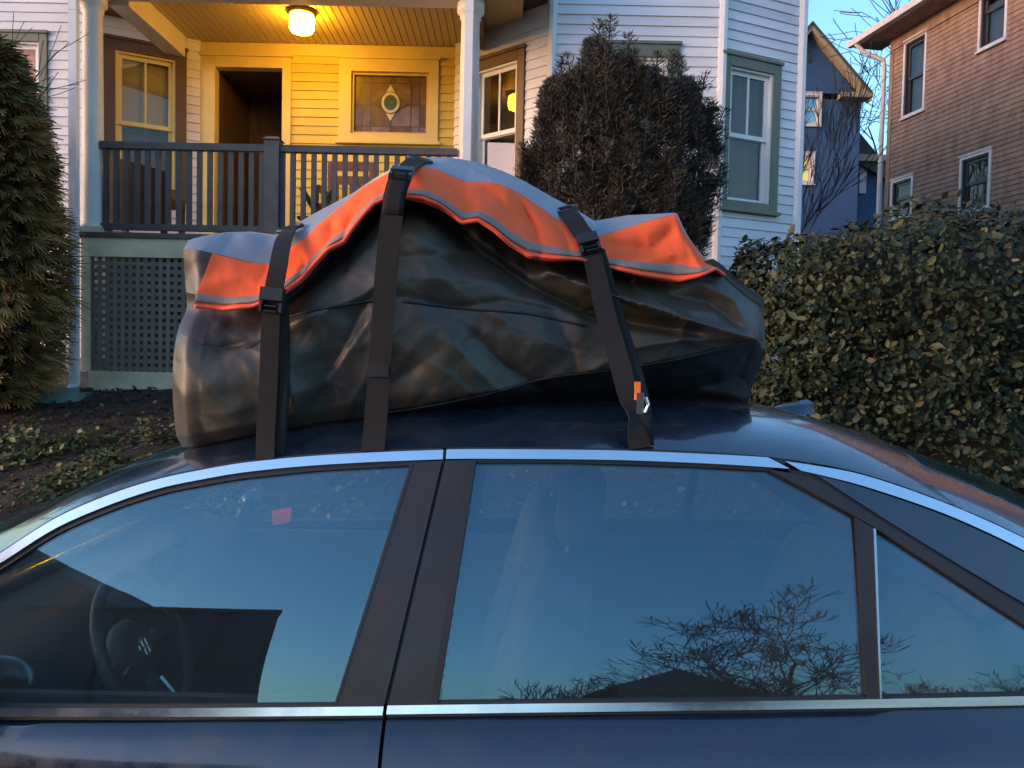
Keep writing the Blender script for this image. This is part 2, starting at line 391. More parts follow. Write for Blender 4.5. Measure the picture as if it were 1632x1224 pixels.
def clad(W, u0, u1, z0, z1, holes, m, vis=(2.35, 5.45), parent=None):
    parent = parent or house
    # backing with openings
    us = sorted({u0, u1, *[min(max(h[0], u0), u1) for h in holes], *[min(max(h[1], u0), u1) for h in holes]})
    zs = sorted({z0, z1, *[min(max(h[2], z0), z1) for h in holes], *[min(max(h[3], z0), z1) for h in holes]})
    bk = MB()
    for a, b in zip(us, us[1:]):
        for c, d in zip(zs, zs[1:]):
            mu, mz = (a + b) / 2, (c + d) / 2
            if b - a > 1e-4 and d - c > 1e-4 and not any(h[0] < mu < h[1] and h[2] < mz < h[3] for h in holes):
                W.slab(bk, a, b, c, d, -.12, 0)
    wl = bk.build('wall', m, parent)
    z = z0; k = 0
    while z < z1 - .02:
        zt = min(z + EXPO + .012, z1); segs = [(u0, u1)]
        zc = z + EXPO * .5
        for h in holes:
            if h[2] - .02 < zc < h[3] + .02:
                ns = []
                for a, b in segs:
                    if h[1] <= a or h[0] >= b: ns.append((a, b)); continue
                    if h[0] - a > .015: ns.append((a, h[0] - .003))
                    if b - h[1] > .015: ns.append((h[1] + .003, b))
                segs = ns
        for a, b in segs:
            j = random.uniform(-.0015, .0015)
            pts = [W.p(a, z, .022 + j), W.p(b, z, .022 + j), W.p(b, z, .001), W.p(a, z, .001), W.p(a, zt, .006), W.p(b, zt, .006), W.p(b, zt, .001), W.p(a, zt, .001)]
            if vis[0] < zc < vis[1]:
                MB().hexa(pts).build('clapboard', m, wl); board_n[0] += 1
            else: stuff_boards.setdefault(m.name, (m, MB()))[1].hexa(pts)
        z += EXPO; k += 1
    return wl
def window(W, u0, u1, z0, z1, cw, casing, sash, behind, muntin=True, meet=None, sill=True, pane=None, parent=None, depth=.25, frame_w=.045, bmat2=None, label=None):
    """outer casing rect u0..u1 z0..z1; casing width cw"""
    parent = parent or house
    a = MB(); o0, o1 = -.10, .04
    W.slab(a, u0, u0 + cw, z0, z1, o0, o1); W.slab(a, u1 - cw, u1, z0, z1, o0, o1)
    W.slab(a, u0 + cw, u1 - cw, z1 - cw, z1, o0, o1 + .004); W.slab(a, u0 + cw, u1 - cw, z0, z0 + cw * .8, o0, o1 + .003)
    if sill: W.slab(a, u0 - .02, u1 + .02, z0 - .035, z0 - .001, o0, o1 + .035)
    W.slab(a, u0 - .015, u1 + .015, z1 + .001, z1 + .03, o0 + .08, o1 + .02)
    wi = a.build('window', casing, parent)
    if label: wi['label'] = label
    iu0, iu1, iz0, iz1 = u0 + cw, u1 - cw, z0 + cw * .8, z1 - cw
    mz = meet if meet else (iz0 + iz1) / 2; fw = frame_w
    s = MB()
    W.slab(s, iu0, iu0 + fw * .5, iz0, iz1, -.06, .02); W.slab(s, iu1 - fw * .5, iu1, iz0, iz1, -.06, .02); W.slab(s, iu0 + fw * .5, iu1 - fw * .5, iz1 - fw * .5, iz1, -.06, .018)
    iu0 += fw * .5; iu1 -= fw * .5; iz1 -= fw * .5
    for (c, d, off) in ((mz - fw * .4, iz1, -.02), (iz0, mz + fw * .4, -.045)):
        W.slab(s, iu0, iu0 + fw, c, d, off - .03, off); W.slab(s, iu1 - fw, iu1, c, d, off - .03, off)
        W.slab(s, iu0 + fw, iu1 - fw, d - fw, d, off - .03, off - .001); W.slab(s, iu0 + fw, iu1 - fw, c, c + fw, off - .03, off - .001)
    if muntin: W.slab(s, (iu0 + iu1) / 2 - .01, (iu0 + iu1) / 2 + .01, mz, iz1 - fw, -.045, -.022)
    s.build('sash', sash, wi)
    for (c, d, off) in ((mz, iz1 - fw, -.035), (iz0 + fw, mz, -.06)):
        W.slab(MB(), iu0 + fw * .9, iu1 - fw * .9, c, d, off - .003, off).build('pane', pane or M['winglass'], wi)
    b = MB(); W.slab(b, u0 + cw * .5, u1 - cw * .5, mz if bmat2 else z0 + .02, z1 - .02, -depth - .01, -depth); b.build('window_backing', behind, wi)  # shade; dim_room ones paint in the dark interior
    if bmat2: W.slab(MB(), u0 + cw * .5, u1 - cw * .5, z0 + .02, mz - .001, -depth - .06, -depth - .05).build('window_backing', bmat2, wi)
    return wi

WBASE, WTOP = 1.45, 6.2
# walls
back = Wall(-3.66, HY_W, -.68, HY_W)
lb_front = Wall(-6.2, HY_L, -4.63, HY_L)
lb_ang = Wall(-4.63, HY_L, -3.66, HY_W - .03)
rb_l = Wall(-.715, 9.30, .34, HY_B)
rb_f = Wall(.34, HY_B, 2.08, HY_B)
rb_r = Wall(2.08, HY_B, 3.03, 8.79)
side_r = Wall(3.03, 8.79, 3.03, 17)
PF = at(300, 374, HY_P).z            # porch floor level
PC = back.z(500, 72)                 # porch ceiling level
# left bay front
h = (lb_front.u(-70), lb_front.u(78), lb_front.z(60, 330), lb_front.z(60, 55))
clad(lb_front, 0, lb_front.len, WBASE, WTOP, [h], M['white'])
window(lb_front, *h, .085, M['green'], M['trim'], emit('lit_orange_curtain', (.8, .30, .14), .035), muntin=False, depth=.12, label='window with orange glow in left bay')
# left bay angled face
ha = (lb_ang.u(165, 100), lb_ang.u(297, 100), lb_ang.z(286, 317), lb_ang.z(286, 82))
clad(lb_ang, .002, lb_ang.len, WBASE, WTOP, [ha], M['white'])
window(lb_ang, *ha, .115, M['brown'], M['porchtrim'], M['blind'], muntin=True, meet=lb_ang.z(230, 200), depth=.085, bmat2=M['curtain'], label='brown cased porch window with half drawn shade')
# porch back wall
hd = (.003, back.u(465, 100), PF - .2, back.z(400, 92))
hs = (back.u(541, 150), back.u(699, 150), back.z(620, 226), back.z(620, 96))
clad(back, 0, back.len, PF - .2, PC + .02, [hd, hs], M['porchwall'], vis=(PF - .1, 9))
MB().box((-3.66, HY_W - .03, PC - .13), (-.62, HY_W - .001, PC)).build('frieze_board', M['porchtrim'], house)
# right bay
hl = (rb_l.u(752, 150), rb_l.u(838, 150), rb_l.z(800, 372), rb_l.z(836, 78))
clad(rb_l, .002, rb_l.len - .001, WBASE, WTOP, [hl], M['white'])
window(rb_l, *hl, .10, M['brown'], M['trim'], M['darkroom'], muntin=True, meet=rb_l.z(795, 212), label='porch side window of the bay reflecting the lamp')
hf = (rb_f.u(925), rb_f.u(1077), rb_f.z(1000, 345), rb_f.z(1000, 72))
clad(rb_f, 0, rb_f.len, WBASE, WTOP, [hf], M['white'])
window(rb_f, *hf, .125, M['green'], M['trim'], M['curtain'], muntin=False, depth=.14, label='green cased bay window behind the yew')
hr = (rb_r.u(1146, 200), rb_r.u(1239, 200), rb_r.z(1190, 335), rb_r.z(1146, 86))
clad(rb_r, .001, rb_r.len, WBASE, WTOP, [hr], M['white'])
window(rb_r, *hr, .10, M['green'], M['trim'], M['curtain'], muntin=True, meet=rb_r.z(1190, 218), depth=.14, label='tall green cased bay window with curtain')
clad(side_r, .02, side_r.len, WBASE, WTOP, [], M['white'], vis=(9, 10))
for nme, (m, b) in stuff_boards.items(): b.build('clapboard_siding', m, house, kind='stuff')
# corner boards
def cboard(x, y, w=.06, z0=WBASE, z1=WTOP, m='trim'):
    MB().tube([(x, y, z0), (x, y, z1)], [w, w], 8).build('corner_board', M[m], house)
cboard(.34, HY_B - .005, .05); cboard(2.08, HY_B - .005, .05); cboard(3.04, 8.79, .06); cboard(-4.63, HY_L, .05); cboard(-6.2, HY_L, .05)
# floor slab, upper mass, roof, foundation
ub = MB(); ub.box((-6.2, 10.9, PF - 1.6), (3.0, 17, WTOP)); ub.build('house_core', M['white'], house)
ub = MB(); ub.add([(-6.2, HY_L - .3, WTOP + .3), (-6.2, HY_L - .3, WTOP), (3.2, HY_B - .3, WTOP), (3.2, HY_B - .3, WTOP + .3), (-6.2, 17.3, WTOP), (3.2, 17.3, WTOP), (-3, 13, 8.9), (1, 13, 8.9)],
    [(1, 2, 3, 0), (0, 3, 7, 6), (3, 2, 5, 7), (4, 1, 0, 6), (5, 4, 6, 7), (1, 4, 5, 2)]); ub.build('roof', M['roofing'], house)
fb = MB()
for W_ in (lb_front, lb_ang, rb_l, rb_f, rb_r, side_r): W_.slab(fb, 0, W_.len, .6, WBASE - .002, -.15, -.01)
fb.build('foundation', M['concrete'], house)
# door
door = MB(); u0, u1, z1d = back.u(344, 150), back.u(451, 150), back.z(400, 109)
a = MB(); back.slab(a, hd[0], u0, PF, hd[3], -.1, .035); back.slab(a, u1, hd[1], PF, hd[3], -.1, .035); back.slab(a, u0, u1, z1d, hd[3], -.1, .038)
back.slab(a, hd[0], hd[1] + .03, hd[3] + .001, hd[3] + .04, -.02, .06)
dr = a.build('door_casing', M['porchtrim'], house)
a = MB(); back.slab(a, u0 - .3, u1 + .3, PF, z1d + .3, -1.24, -1.20); dl = a.build('door', M['darkdoor'], house)
for (a0, a1, b0, b1) in ((.12, .47, .42, .93), (.53, .88, .42, .93), (.12, .88, .06, .34)):
    a = MB(); w_ = u1 - u0; hh = z1d - PF
    back.slab(a, u0 + w_ * a0, u0 + w_ * a1, PF + hh * b0, PF + hh * b1, -1.202, -1.18); a.build('door_panel', M['darkdoor'], dl)
a = MB(); back.slab(a, u0 - .02, u0 + .001, PF, z1d, -1.2, -.1); back.slab(a, u1 - .001, u1 + .02, PF, z1d, -1.2, -.1); back.slab(a, u0, u1, z1d, z1d + .02, -1.2, -.1); a.build('door_jamb', M['brown'], dl)
a = MB(); q = back.p(u1 - .09, PF + 1.0, -1.15); a.lathe([(0.001, -.03), (.02, -.02), (.028, 0), (.02, .02), (.001, .03)], q, 12); a.build('handle', M['silver'], dl)
# stained glass window
u0, u1, z0, z1 = hs; a = MB()
for (b0, b1, c0, c1, o) in ((u0, u0 + .14, z0, z1, .035), (u1 - .11, u1, z0, z1, .035), (u0 + .14, u1 - .11, z1 - .14, z1, .037), (u0 + .14, u1 - .11, z0, z0 + .08, .037), (u0 - .03, u1 + .03, z0 - .035, z0 - .001, .07), (u0 - .02, u1 + .02, z1 + .001, z1 + .035, .055)):
    back.slab(a, b0, b1, c0, c1, -.1, o)
sw = a.build('window', M['porchtrim'], house); sw['label'] = 'square leaded stained glass porch window'
g0, g1, q0, q1 = u0 + .14, u1 - .11, z0 + .08, z1 - .14
a = MB(); back.slab(a, g0, g0 + .03, q0, q1, -.06, .0); back.slab(a, g1 - .03, g1, q0, q1, -.06, .0); back.slab(a, g0 + .03, g1 - .03, q1 - .03, q1, -.06, -.002); back.slab(a, g0 + .03, g1 - .03, q0, q0 + .03, -.06, -.002)
a.build('sash', M['blind'], sw)
cx, cz = (g0 + g1) / 2, (q0 + q1) / 2 + .02
def plate(pts, off, th, m, nme, par):
    n = len(pts); v = [back.p(u, z, off) for u, z in pts] + [back.p(u, z, off - th) for u, z in pts]
    MB().add(v, [tuple(range(n)), tuple(range(n, 2*n))[::-1]] + [(i, i+n, (i+1) % n + n, (i+1) % n) for i in range(n)]).build(nme, M[m], par)
gw, gh = (g1 - g0 - .06), (q1 - q0 - .06)
xs_ = [g0 + .03 + gw * k for k in (0, .10, .22, .5, .78, .90, 1)]; zs_ = [q0 + .03 + gh * k for k in (0, .12, .5, .88, 1)]
for i in range(6):
    for j in range(4):
        mm = 'sg_clear' if (i + j) % 3 else 'darkdoor'
        back.slab(MB(), xs_[i] + .003, xs_[i+1] - .003, zs_[j] + .003, zs_[j+1] - .003, -.045, -.040).build('pane', M[mm], sw)
a = MB()
for x in xs_: back.slab(a, x - .004, x + .004, zs_[0], zs_[-1], -.046, -.036)
for z in zs_: back.slab(a, xs_[0], xs_[-1], z - .004, z + .004, -.046, -.0365)
a.build('lead_came', M['lead'], sw)
el = lambda rx, rz, n=20: [(cx + rx * math.cos(2*math.pi*k/n), cz + rz * math.sin(2*math.pi*k/n)) for k in range(n)]
for sx, sz, mm in ((1, 0, 'brown'), (-1, 0, 'brown'), (0, 1, 'sg_pale'), (0, -1, 'sg_pale')):
    if sx: pl_ = [(cx + sx*.06, cz + .09), (cx + sx*.21, cz), (cx + sx*.06, cz - .09)]
    else: pl_ = [(cx - .07, cz + sz*.09), (cx, cz + sz*.21), (cx + .07, cz + sz*.09)]
    if sx == -1 or sz == -1: pl_ = pl_[::-1]
    plate(pl_[::-1], -.030, .006, mm, 'stained_glass_leaf', sw)
plate(el(.115, .13), -.026, .008, 'lead', 'medallion_rim', sw); plate(el(.105, .12), -.022, .008, 'sg_pale', 'medallion_ring', sw); plate(el(.075, .088), -.018, .008, 'sg_green', 'medallion_glass', sw)

# porch
X0, X1 = at(140, 300, HY_P).x, at(746, 200, HY_P).x
a = MB(); a.box((X0 - .12, HY_P - .06, PF - .045), (X1 + .15, HY_W - .001, PF)); a.build('porch_floor', M['grey'], house)
SK0, SK1 = at(200, 410, HY_P).z, PF - .046
a = MB(); a.box((X0 - .05, HY_P - .03, SK0), (X1 + .05, HY_P + .02, SK1)); a.build('skirt_board', M['board'], house)
LB = at(200, 592, HY_P).z; GB = at(200, 627, HY_P).z
a = MB(); a.box((X0 + .02, HY_P - .03, GB), (X1 + .05, HY_P + .02, LB)); a.build('skirt_board', M['board'], house)
for x in (X0 - .05, (X0 + X1) / 2 - .04, X1 - .03):
    a = MB(); a.box((x, HY_P - .028, LB + .001), (x + .08, HY_P + .02, SK0 - .001)); a.build('skirt_post', M['board'], house)
lat = MB().box((X0, HY_P + .4, GB), (X1, HY_P + .42, SK1)).build('lattice_shade_sheet', M['core'], house)  # near-black sheet painting in the dark under the porch, behind the slats
vs_ = MB().box((-.019, -.006, LB + .001), (.019, 0, SK0 - .001)); vme = bpy.data.meshes.new('lattice_slat'); vme.from_pydata(vs_.v, [], vs_.f)
hme_b = MB().box((X0 + .03, .001, -.019), (X1, .007, .019)); hme = bpy.data.meshes.new('lattice_slat'); hme.from_pydata(hme_b.v, [], hme_b.f)
rl = Vector(root_loc(house))
x = X0 + .045
while x < X1: link('lattice_slat', vme, M['lattice'], lat, loc=(x - rl.x, HY_P - rl.y, -rl.z)); x += .0723
z = LB + .03
while z < SK0: link('lattice_slat', hme, M['lattice'], lat, loc=(-rl.x, HY_P - rl.y, z - rl.z)); z += .0715
# columns
def column(x, m):
    zt = at(746, 8, HY_P).z
    a = MB().lathe([(.125, 0), (.125, .07), (.11, .08), (.105, .12), (.098, .6), (.088, zt - PF - .12), (.10, zt - PF - .10), (.10, zt - PF - .06), (.13, zt - PF - .04), (.13, zt - PF + .05)], (x, HY_P + .09, PF), 28)
    c = a.build('porch_column', M[m], house, True)
    MB().box((x - .13, HY_P - .04, PF + .001), (x + .13, HY_P + .22, PF + .055)).build('plinth', M['board'], c)
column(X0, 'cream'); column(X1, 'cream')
# beams and ceiling
zt = at(746, 8, HY_P).z + .05
a = MB(); a.box((X0 - .1, HY_P - .02, zt), (X1 + .12, HY_P + .2, zt + .3)); a.build('porch_beam', M['cream'], house)
a = MB(); a.box((-3.97, HY_P + .2, PC - .22), (-3.78, 9.24, PC + .02)); a.build('porch_beam', M['cream'], house)
a = MB(); a.box((X1 - .08, HY_P + .2, PC - .18), (X1 + .1, 8.95, PC + .02)); a.build('porch_beam', M['brown'], house)
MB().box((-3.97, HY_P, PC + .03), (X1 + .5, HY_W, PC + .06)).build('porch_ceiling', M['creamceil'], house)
cb = MB().hexa([(.006, 0, .0), (.070, 0, .0), (.070, 1, .0), (.006, 1, .0), (0, 0, .012), (.076, 0, .012), (.076, 1, .012), (0, 1, .012)])
cme = bpy.data.meshes.new('ceiling_board'); cme.from_pydata(cb.v, [], cb.f); pce = [o for o in col.objects if o.name.startswith('porch_ceiling')][0]
x = -3.78
while x < X1 - .1:
    o = link('ceiling_board', cme, M['creamceil'], pce, loc=(x - rl.x, HY_P + .2 - rl.y, PC - rl.z + .005)); o.scale = (1, HY_W - HY_P - .2, 1); x += .077
a = MB(); a.hexa([(X0 - .5, HY_P - .45, zt + .3), (X1 + .75, HY_P - .45, zt + .3), (X1 + .75, HY_W, PC + .07), (X0 - .5, HY_W, PC + .07), (X0 - .5, HY_P - .45, zt + .42), (X1 + .75, HY_P - .45, zt + .42), (X1 + .75, HY_W, PC + .9), (X0 - .5, HY_W, PC + .9)])
a.build('porch_roof', M['brown'], house)
# railing
rail = MB()
RT0, RT1, RB0, RB1 = at(300, 237, HY_P).z, at(300, 226, HY_P).z, at(300, 367, HY_P).z, at(300, 357, HY_P).z
xn = at(432, 300, HY_P).x
rail.box((X0 + .09, HY_P + .03, RT0), (X1 - .1, HY_P + .11, RT1)); rl_o = rail.build('railing', M['grey'], house)
MB().box((X0 + .09, HY_P + .04, RB0), (X1 - .1, HY_P + .10, RB1)).build('bottom_rail', M['grey'], rl_o)
b0 = MB().box((-.022, -.019, 0), (.022, .019, RT0 - RB1)); bme = bpy.data.meshes.new('baluster'); bme.from_pydata(b0.v, [], b0.f)
x = X0 + .14
while x < X1 - .12:
    if abs(x - xn) > .075: link('baluster', bme, M['grey'], rl_o, loc=(x - rl.x, HY_P + .07 - rl.y, RB1 - rl.z))
    x += .0995
a = MB().box((xn - .07, HY_P, PF), (xn + .07, HY_P + .14, RT1 + .04)); a.hexa([(xn - .09, HY_P - .02, RT1 + .04), (xn + .09, HY_P - .02, RT1 + .04), (xn + .09, HY_P + .16, RT1 + .04), (xn - .09, HY_P + .16, RT1 + .04), (xn - .05, HY_P + .02, RT1 + .075), (xn + .05, HY_P + .02, RT1 + .075), (xn + .05, HY_P + .12, RT1 + .075), (xn - .05, HY_P + .12, RT1 + .075)])
a.build('newel_post', M['grey'], rl_o)
# downspouts
def spout(px, ptop, Yd, zbot, elbow):
    x = at(px, 300, Yd).x; a = MB(); a.box((x - .037, Yd - .03, zbot), (x + .037, Yd + .03, ptop))
    for k in range(2): a.box((x - .041, Yd - .034, lerp(zbot, ptop, .3 + .4*k)), (x + .041, Yd + .034, lerp(zbot, ptop, .3 + .4*k) + .03))
    if elbow:
        a.hexa([(x - .06, Yd - .16, zbot - .14), (x + .02, Yd - .16, zbot - .14), (x + .02, Yd - .13, zbot - .20), (x - .06, Yd - .13, zbot - .20), (x - .037, Yd - .03, zbot), (x + .037, Yd - .03, zbot), (x + .037, Yd + .03, zbot), (x - .037, Yd + .03, zbot)])
    a.build('downspout', M['trim'], house)
spout(118, WTOP, 7.62, at(118, 612, 7.62).z, True); spout(743, WTOP, 7.6, 1.4, False)
MB().box((at(82, 600, 7.7).x, 7.7, 1.0), (at(149, 600, 7.7).x, 8.0, at(120, 592, 7.7).z)).build('pier', M['concrete'], house)

# splash block
sx, sy = at(80, 650, 7.25).x, 7.25; gz = ground_z(sx, sy)
t = thing('splash_block', 'green plastic splash block under the left downspout', 'splash block', (sx, sy, gz))
a = MB(); a.hexa([(sx - .32, sy - .12, gz - .03), (sx + .28, sy - .05, gz - .02), (sx + .28, sy + .25, gz - .02), (sx - .32, sy + .2, gz - .03), (sx - .32, sy - .12, gz + .03), (sx + .28, sy - .05, gz + .07), (sx + .28, sy + .25, gz + .07), (sx - .32, sy + .2, gz + .03)])
a.build('tray', M['splash'], t)
a = MB(); a.hexa([(sx - .32, sy - .12, gz + .03), (sx + .28, sy - .05, gz + .07), (sx + .28, sy - .02, gz + .07), (sx - .32, sy - .09, gz + .03), (sx - .32, sy - .12, gz + .06), (sx + .28, sy - .05, gz + .13), (sx + .28, sy - .02, gz + .13), (sx - .32, sy - .09, gz + .06)]); a.build('rim', M['splash'], t)

# porch lamp
lp = at(481, 20, 8.48); lamp = thing('ceiling_lamp', 'lit drum ceiling lamp glowing yellow under the porch roof', 'lamp', (lp.x, lp.y, PC))
c = (lp.x, lp.y, PC)
MB().lathe([(.06, 0), (.15, -.005), (.155, -.02), (.14, -.035), (.12, -.04)], c, 28).build('ceiling_plate', M['lampmetal'], lamp, True)
MB().lathe([(.118, -.041), (.128, -.06), (.128, -.17), (.11, -.205), (.06, -.225), (.01, -.23)], c, 28).build('lamp_shade', M['lampglass'], lamp, True)
a = MB()
for zz in (-.10, -.165):
    a.tube([(c[0] + .132*math.cos(k*math.pi/12), c[1] + .132*math.sin(k*math.pi/12), PC + zz) for k in range(25)], .005, 5, False)
for k in range(4):
    t_ = k*math.pi/2 + .5; a.tube([(c[0] + .132*math.cos(t_), c[1] + .132*math.sin(t_), PC - .04), (c[0] + .132*math.cos(t_), c[1] + .132*math.sin(t_), PC - .17)], .005, 5)
a.build('cage', M['lampmetal'], lamp)

# rocking chair + bench on the porch
rx, ry = at(552, 300, 8.75).x, 8.75
ch = thing('porch_chair', 'red brown wooden chair behind the porch railing', 'chair', (rx, ry, PF))
for s in (-1, 1):
    MB().box((rx + s*.23 - .02, ry + .2, PF), (rx + s*.23 + .02, ry + .24, PF + 1.0)).build('back_post', M['redwood'], ch)
    MB().box((rx + s*.25 - .02, ry - .3, PF), (rx + s*.25 + .02, ry - .26, PF + .62)).build('leg', M['redwood'], ch)
    MB().box((rx + s*.25 - .04, ry - .32, PF + .62), (rx + s*.25 + .04, ry + .2, PF + .645)).build('armrest', M['redwood'], ch)
for z in (.92, .76): MB().box((rx - .21, ry + .205, PF + z), (rx + .21, ry + .235, PF + z + .09)).build('back_rail', M['redwood'], ch)
for k in range(5): MB().box((rx - .17 + k*.08, ry + .212, PF + .46), (rx - .13 + k*.08, ry + .228, PF + .759)).build('back_slat', M['redwood'], ch)
MB().box((rx - .25, ry - .3, PF + .42), (rx + .25, ry + .2, PF + .46)).build('seat', M['redwood'], ch)
fx = at(505, 320, 8.4).x
tb = thing('folding_stand', 'dark wooden crossed-leg stand left of the red brown porch chair', 'stand', (fx, 8.45, PF))
for s, nn in ((-1, 'leg'), (1, 'leg')):
    MB().hexa([(fx - s*.2 - .025, 8.43 + s*.03, PF), (fx - s*.2 + .025, 8.43 + s*.03, PF), (fx - s*.2 + .025, 8.455 + s*.03, PF), (fx - s*.2 - .025, 8.455 + s*.03, PF), (fx + s*.16 - .03, 8.43 + s*.03, PF + .6), (fx + s*.16 + .03, 8.43 + s*.03, PF + .6), (fx + s*.16 + .03, 8.455 + s*.03, PF + .6), (fx + s*.16 - .03, 8.455 + s*.03, PF + .6)]).build(nn, M['darkwood'], tb)
MB().box((fx - .2, 8.38, PF + .28), (fx + .2, 8.52, PF + .31)).build('shelf', M['darkwood'], tb)
bx0, bx1 = at(168, 300, 8.1).x, at(270, 300, 8.1).x
bn = thing('porch_bench', 'dark brown high-backed bench behind the left balusters', 'bench', ((bx0 + bx1) / 2, 8.1, PF))
a = MB(); a.hexa([(bx0, 8.0, PF + .1), (bx1, 8.0, PF + .1), (bx1, 8.06, PF + .1), (bx0, 8.06, PF + .1), (bx0, 8.0, PF + .82), (bx1, 8.0, PF + .66), (bx1, 8.06, PF + .66), (bx0, 8.06, PF + .82)]); a.build('backrest', M['darkwood'], bn)
MB().box((bx0, 8.061, PF + .36), (bx1, 8.5, PF + .42)).build('seat', M['darkwood'], bn)
for x in (bx0, bx1 - .05):
    for y in (8.01, 8.44): MB().box((x, y, PF), (x + .05, y + .05, PF + .36)).build('leg', M['darkwood'], bn)

# ------------------------------------------------------------------ car
CYC = 2.30
def side_y(x, z):
    s = z - .97; k = .022 * (x + .1) ** 2
    return 1.47 + k + (.27 * s + .30 * s * s if s > 0 else .30 * s)
def sp(px, py, off=0.):
    d = ray(px, py); lo, hi = .8, 2.6
    for _ in range(40):
        m_ = (lo + hi) / 2; q = CAM + d * m_
        if q.y < side_y(q.x, q.z): lo = m_
        else: hi = m_
    q = CAM + d * lo; e = 1e-3
    n = Vector((-(side_y(q.x + e, q.z) - side_y(q.x, q.z)) / e * -1, -1, (side_y(q.x, q.z + e) - side_y(q.x, q.z)) / e)); n.x = (side_y(q.x + e, q.z) - side_y(q.x, q.z)) / e
    n.normalize(); return q + n * off
mir = lambda p: Vector((p.x, 2 * CYC - p.y, p.z))
cx0 = sp(816, 1120).x
car = thing('sedan_car', 'dark navy four-door sedan parked at the kerb with roof bag', 'car', (0, CYC, 0))
def sstrip(nme, m, up, lo, na=24, nc=4, off=0., th=.006, parent=None, both=True, smooth=True, far_name=None):
    U, L = resample(up, na), resample(lo, na)
    def pts(o): return [[sp(*(U[i].lerp(L[i], j / (nc - 1))), o) for i in range(na)] for j in range(nc)]
    A, B = pts(off), pts(off - th); outs = []
    outs.append(MB().grid(A, thick=B).build(nme, M[m], parent or car, False))
    if both: outs.append(MB().grid([[mir(p) for p in r] for r in A][::-1], thick=[[mir(p) for p in r] for r in B][::-1]).build(nme, M[m], parent or car, False))
    for o in outs:
        if smooth:
            me = o.data; me.polygons.foreach_set('use_smooth', [True] * len(me.polygons))
            me.set_sharp_from_angle(angle=R_(40))
    return outs
CT_F = [(-420, 1122), (-150, 972), (0, 885), (94, 826), (188, 786), (260, 764), (328, 750), (380, 741), (450, 733), (511, 728), (600, 723), (707, 719)]
CB_F = [(-395, 1126), (-150, 990), (0, 901), (94, 842), (188, 802), (260, 779), (328, 765), (380, 756), (450, 748), (511, 743), (600, 738), (706, 734)]
CT_R = [(712, 718.5), (760, 718), (978, 720), (1153, 727), (1222, 731)]; CB_R = [(711, 733.5), (760, 733), (978, 735), (1153, 742), (1257, 749)]
CT_Q = [(1249, 737), (1366, 757), (1507, 805), (1632, 861), (1880, 1000), (1980, 1085)]; CB_Q = [(1275, 752), (1366, 774), (1507, 822), (1632, 880), (1870, 1014), (1955, 1096)]
G_FT = [(-360, 1122), (-150, 996), (0, 907), (94, 848), (188, 808), (260, 785), (328, 771), (380, 762), (450, 754), (511, 748), (600, 743), (655, 740)]
G_FB = [(-360, 1132), (-150, 1131), (100, 1130), (300, 1129), (536, 1127)]
BE_F = [(-400, 1128), (0, 1127), (300, 1127), (613, 1124.5)]; BE_FL = [(-400, 1142), (0, 1141), (300, 1141), (611, 1138.5)]
BE_R = [(619, 1123), (900, 1119.5), (1260, 1115), (1632, 1108), (1950, 1100)]; BE_RL = [(617, 1137), (900, 1133.5), (1260, 1129), (1632, 1122), (1950, 1113)]
sstrip('window_trim', 'chrome', CT_F, CB_F, 60, 4, .008, .012)
sstrip('window_trim', 'chrome', CT_R, CB_R, 30, 4, .008, .012)
sstrip('window_trim', 'chrome', CT_Q, CB_Q, 40, 4, .008, .012)
sstrip('belt_trim', 'chrome', BE_F, BE_FL, 30, 4, .012, .014)
sstrip('belt_trim', 'chrome', BE_R, BE_RL, 40, 4, .012, .014)
sstrip('belt_seal', 'rubber', [(p[0], p[1] - 5) for p in BE_F], [(p[0], p[1] + 6) for p in BE_FL], 30, 4, .003, .02)
sstrip('belt_seal', 'rubber', [(p[0], p[1] - 5) for p in BE_R], [(p[0], p[1] + 6) for p in BE_RL], 40, 4, .003, .02)
sstrip('window_seal', 'rubber', [(x, y - 5) for x, y in CT_F], [(x, y + 2) for x, y in G_FT], 60, 5, .001, .02)
sstrip('window_seal', 'rubber', [(711, 714), (760, 713), (978, 715), (1153, 722), (1262, 734)], [(755, 738), (900, 738), (1100, 744), (1226, 751)], 40, 5, .001, .02)
sstrip('window', 'carglass', G_FT, G_FB, 60, 24, -.004, .004)
sstrip('window', 'carglass', [(758, 738), (900, 738), (1100, 744), (1226, 751), (1296, 788), (1357, 823)], [(697, 1121), (900, 1119), (1150, 1116), (1300, 1114), (1382, 1113)], 50, 24, -.004, .004)
sstrip('quarter_window', 'carglass', [(1393, 843), (1484, 901), (1632, 997), (1800, 1100)], [(1401, 1112), (1500, 1110), (1632, 1107), (1800, 1104)], 30, 16, -.004, .004)
# pillars
sstrip('pillar_trim', 'pillar', [(659, 737), (705, 735)], [(537, 1125), (612.5, 1124)], 6, 20, .004, .02)
sstrip('pillar_trim', 'pillar', [(710, 735), (748, 734)], [(619, 1123), (689, 1121)], 6, 20, .004, .02)
sstrip('pillar_post', 'rubber', [(652, 737), (762, 735)], [(530, 1125), (702, 1121)], 6, 20, -.008, .05)
sstrip('window_seal', 'rubber', [(655, 738), (660, 738)], [(533, 1125), (538, 1125)], 3, 20, .005, .015)
sstrip('window_seal', 'rubber', [(747, 735), (759, 735)], [(688, 1121), (698, 1121)], 3, 20, .006, .015)
sstrip('window_divider', 'pillar', [(1362, 826), (1393, 845)], [(1379, 1114), (1402, 1113)], 4, 20, .006, .02)
sstrip('window_divider', 'silver', [(1389, 843), (1393, 845)], [(1399, 1112), (1402, 1112)], 2, 20, .009, .004)
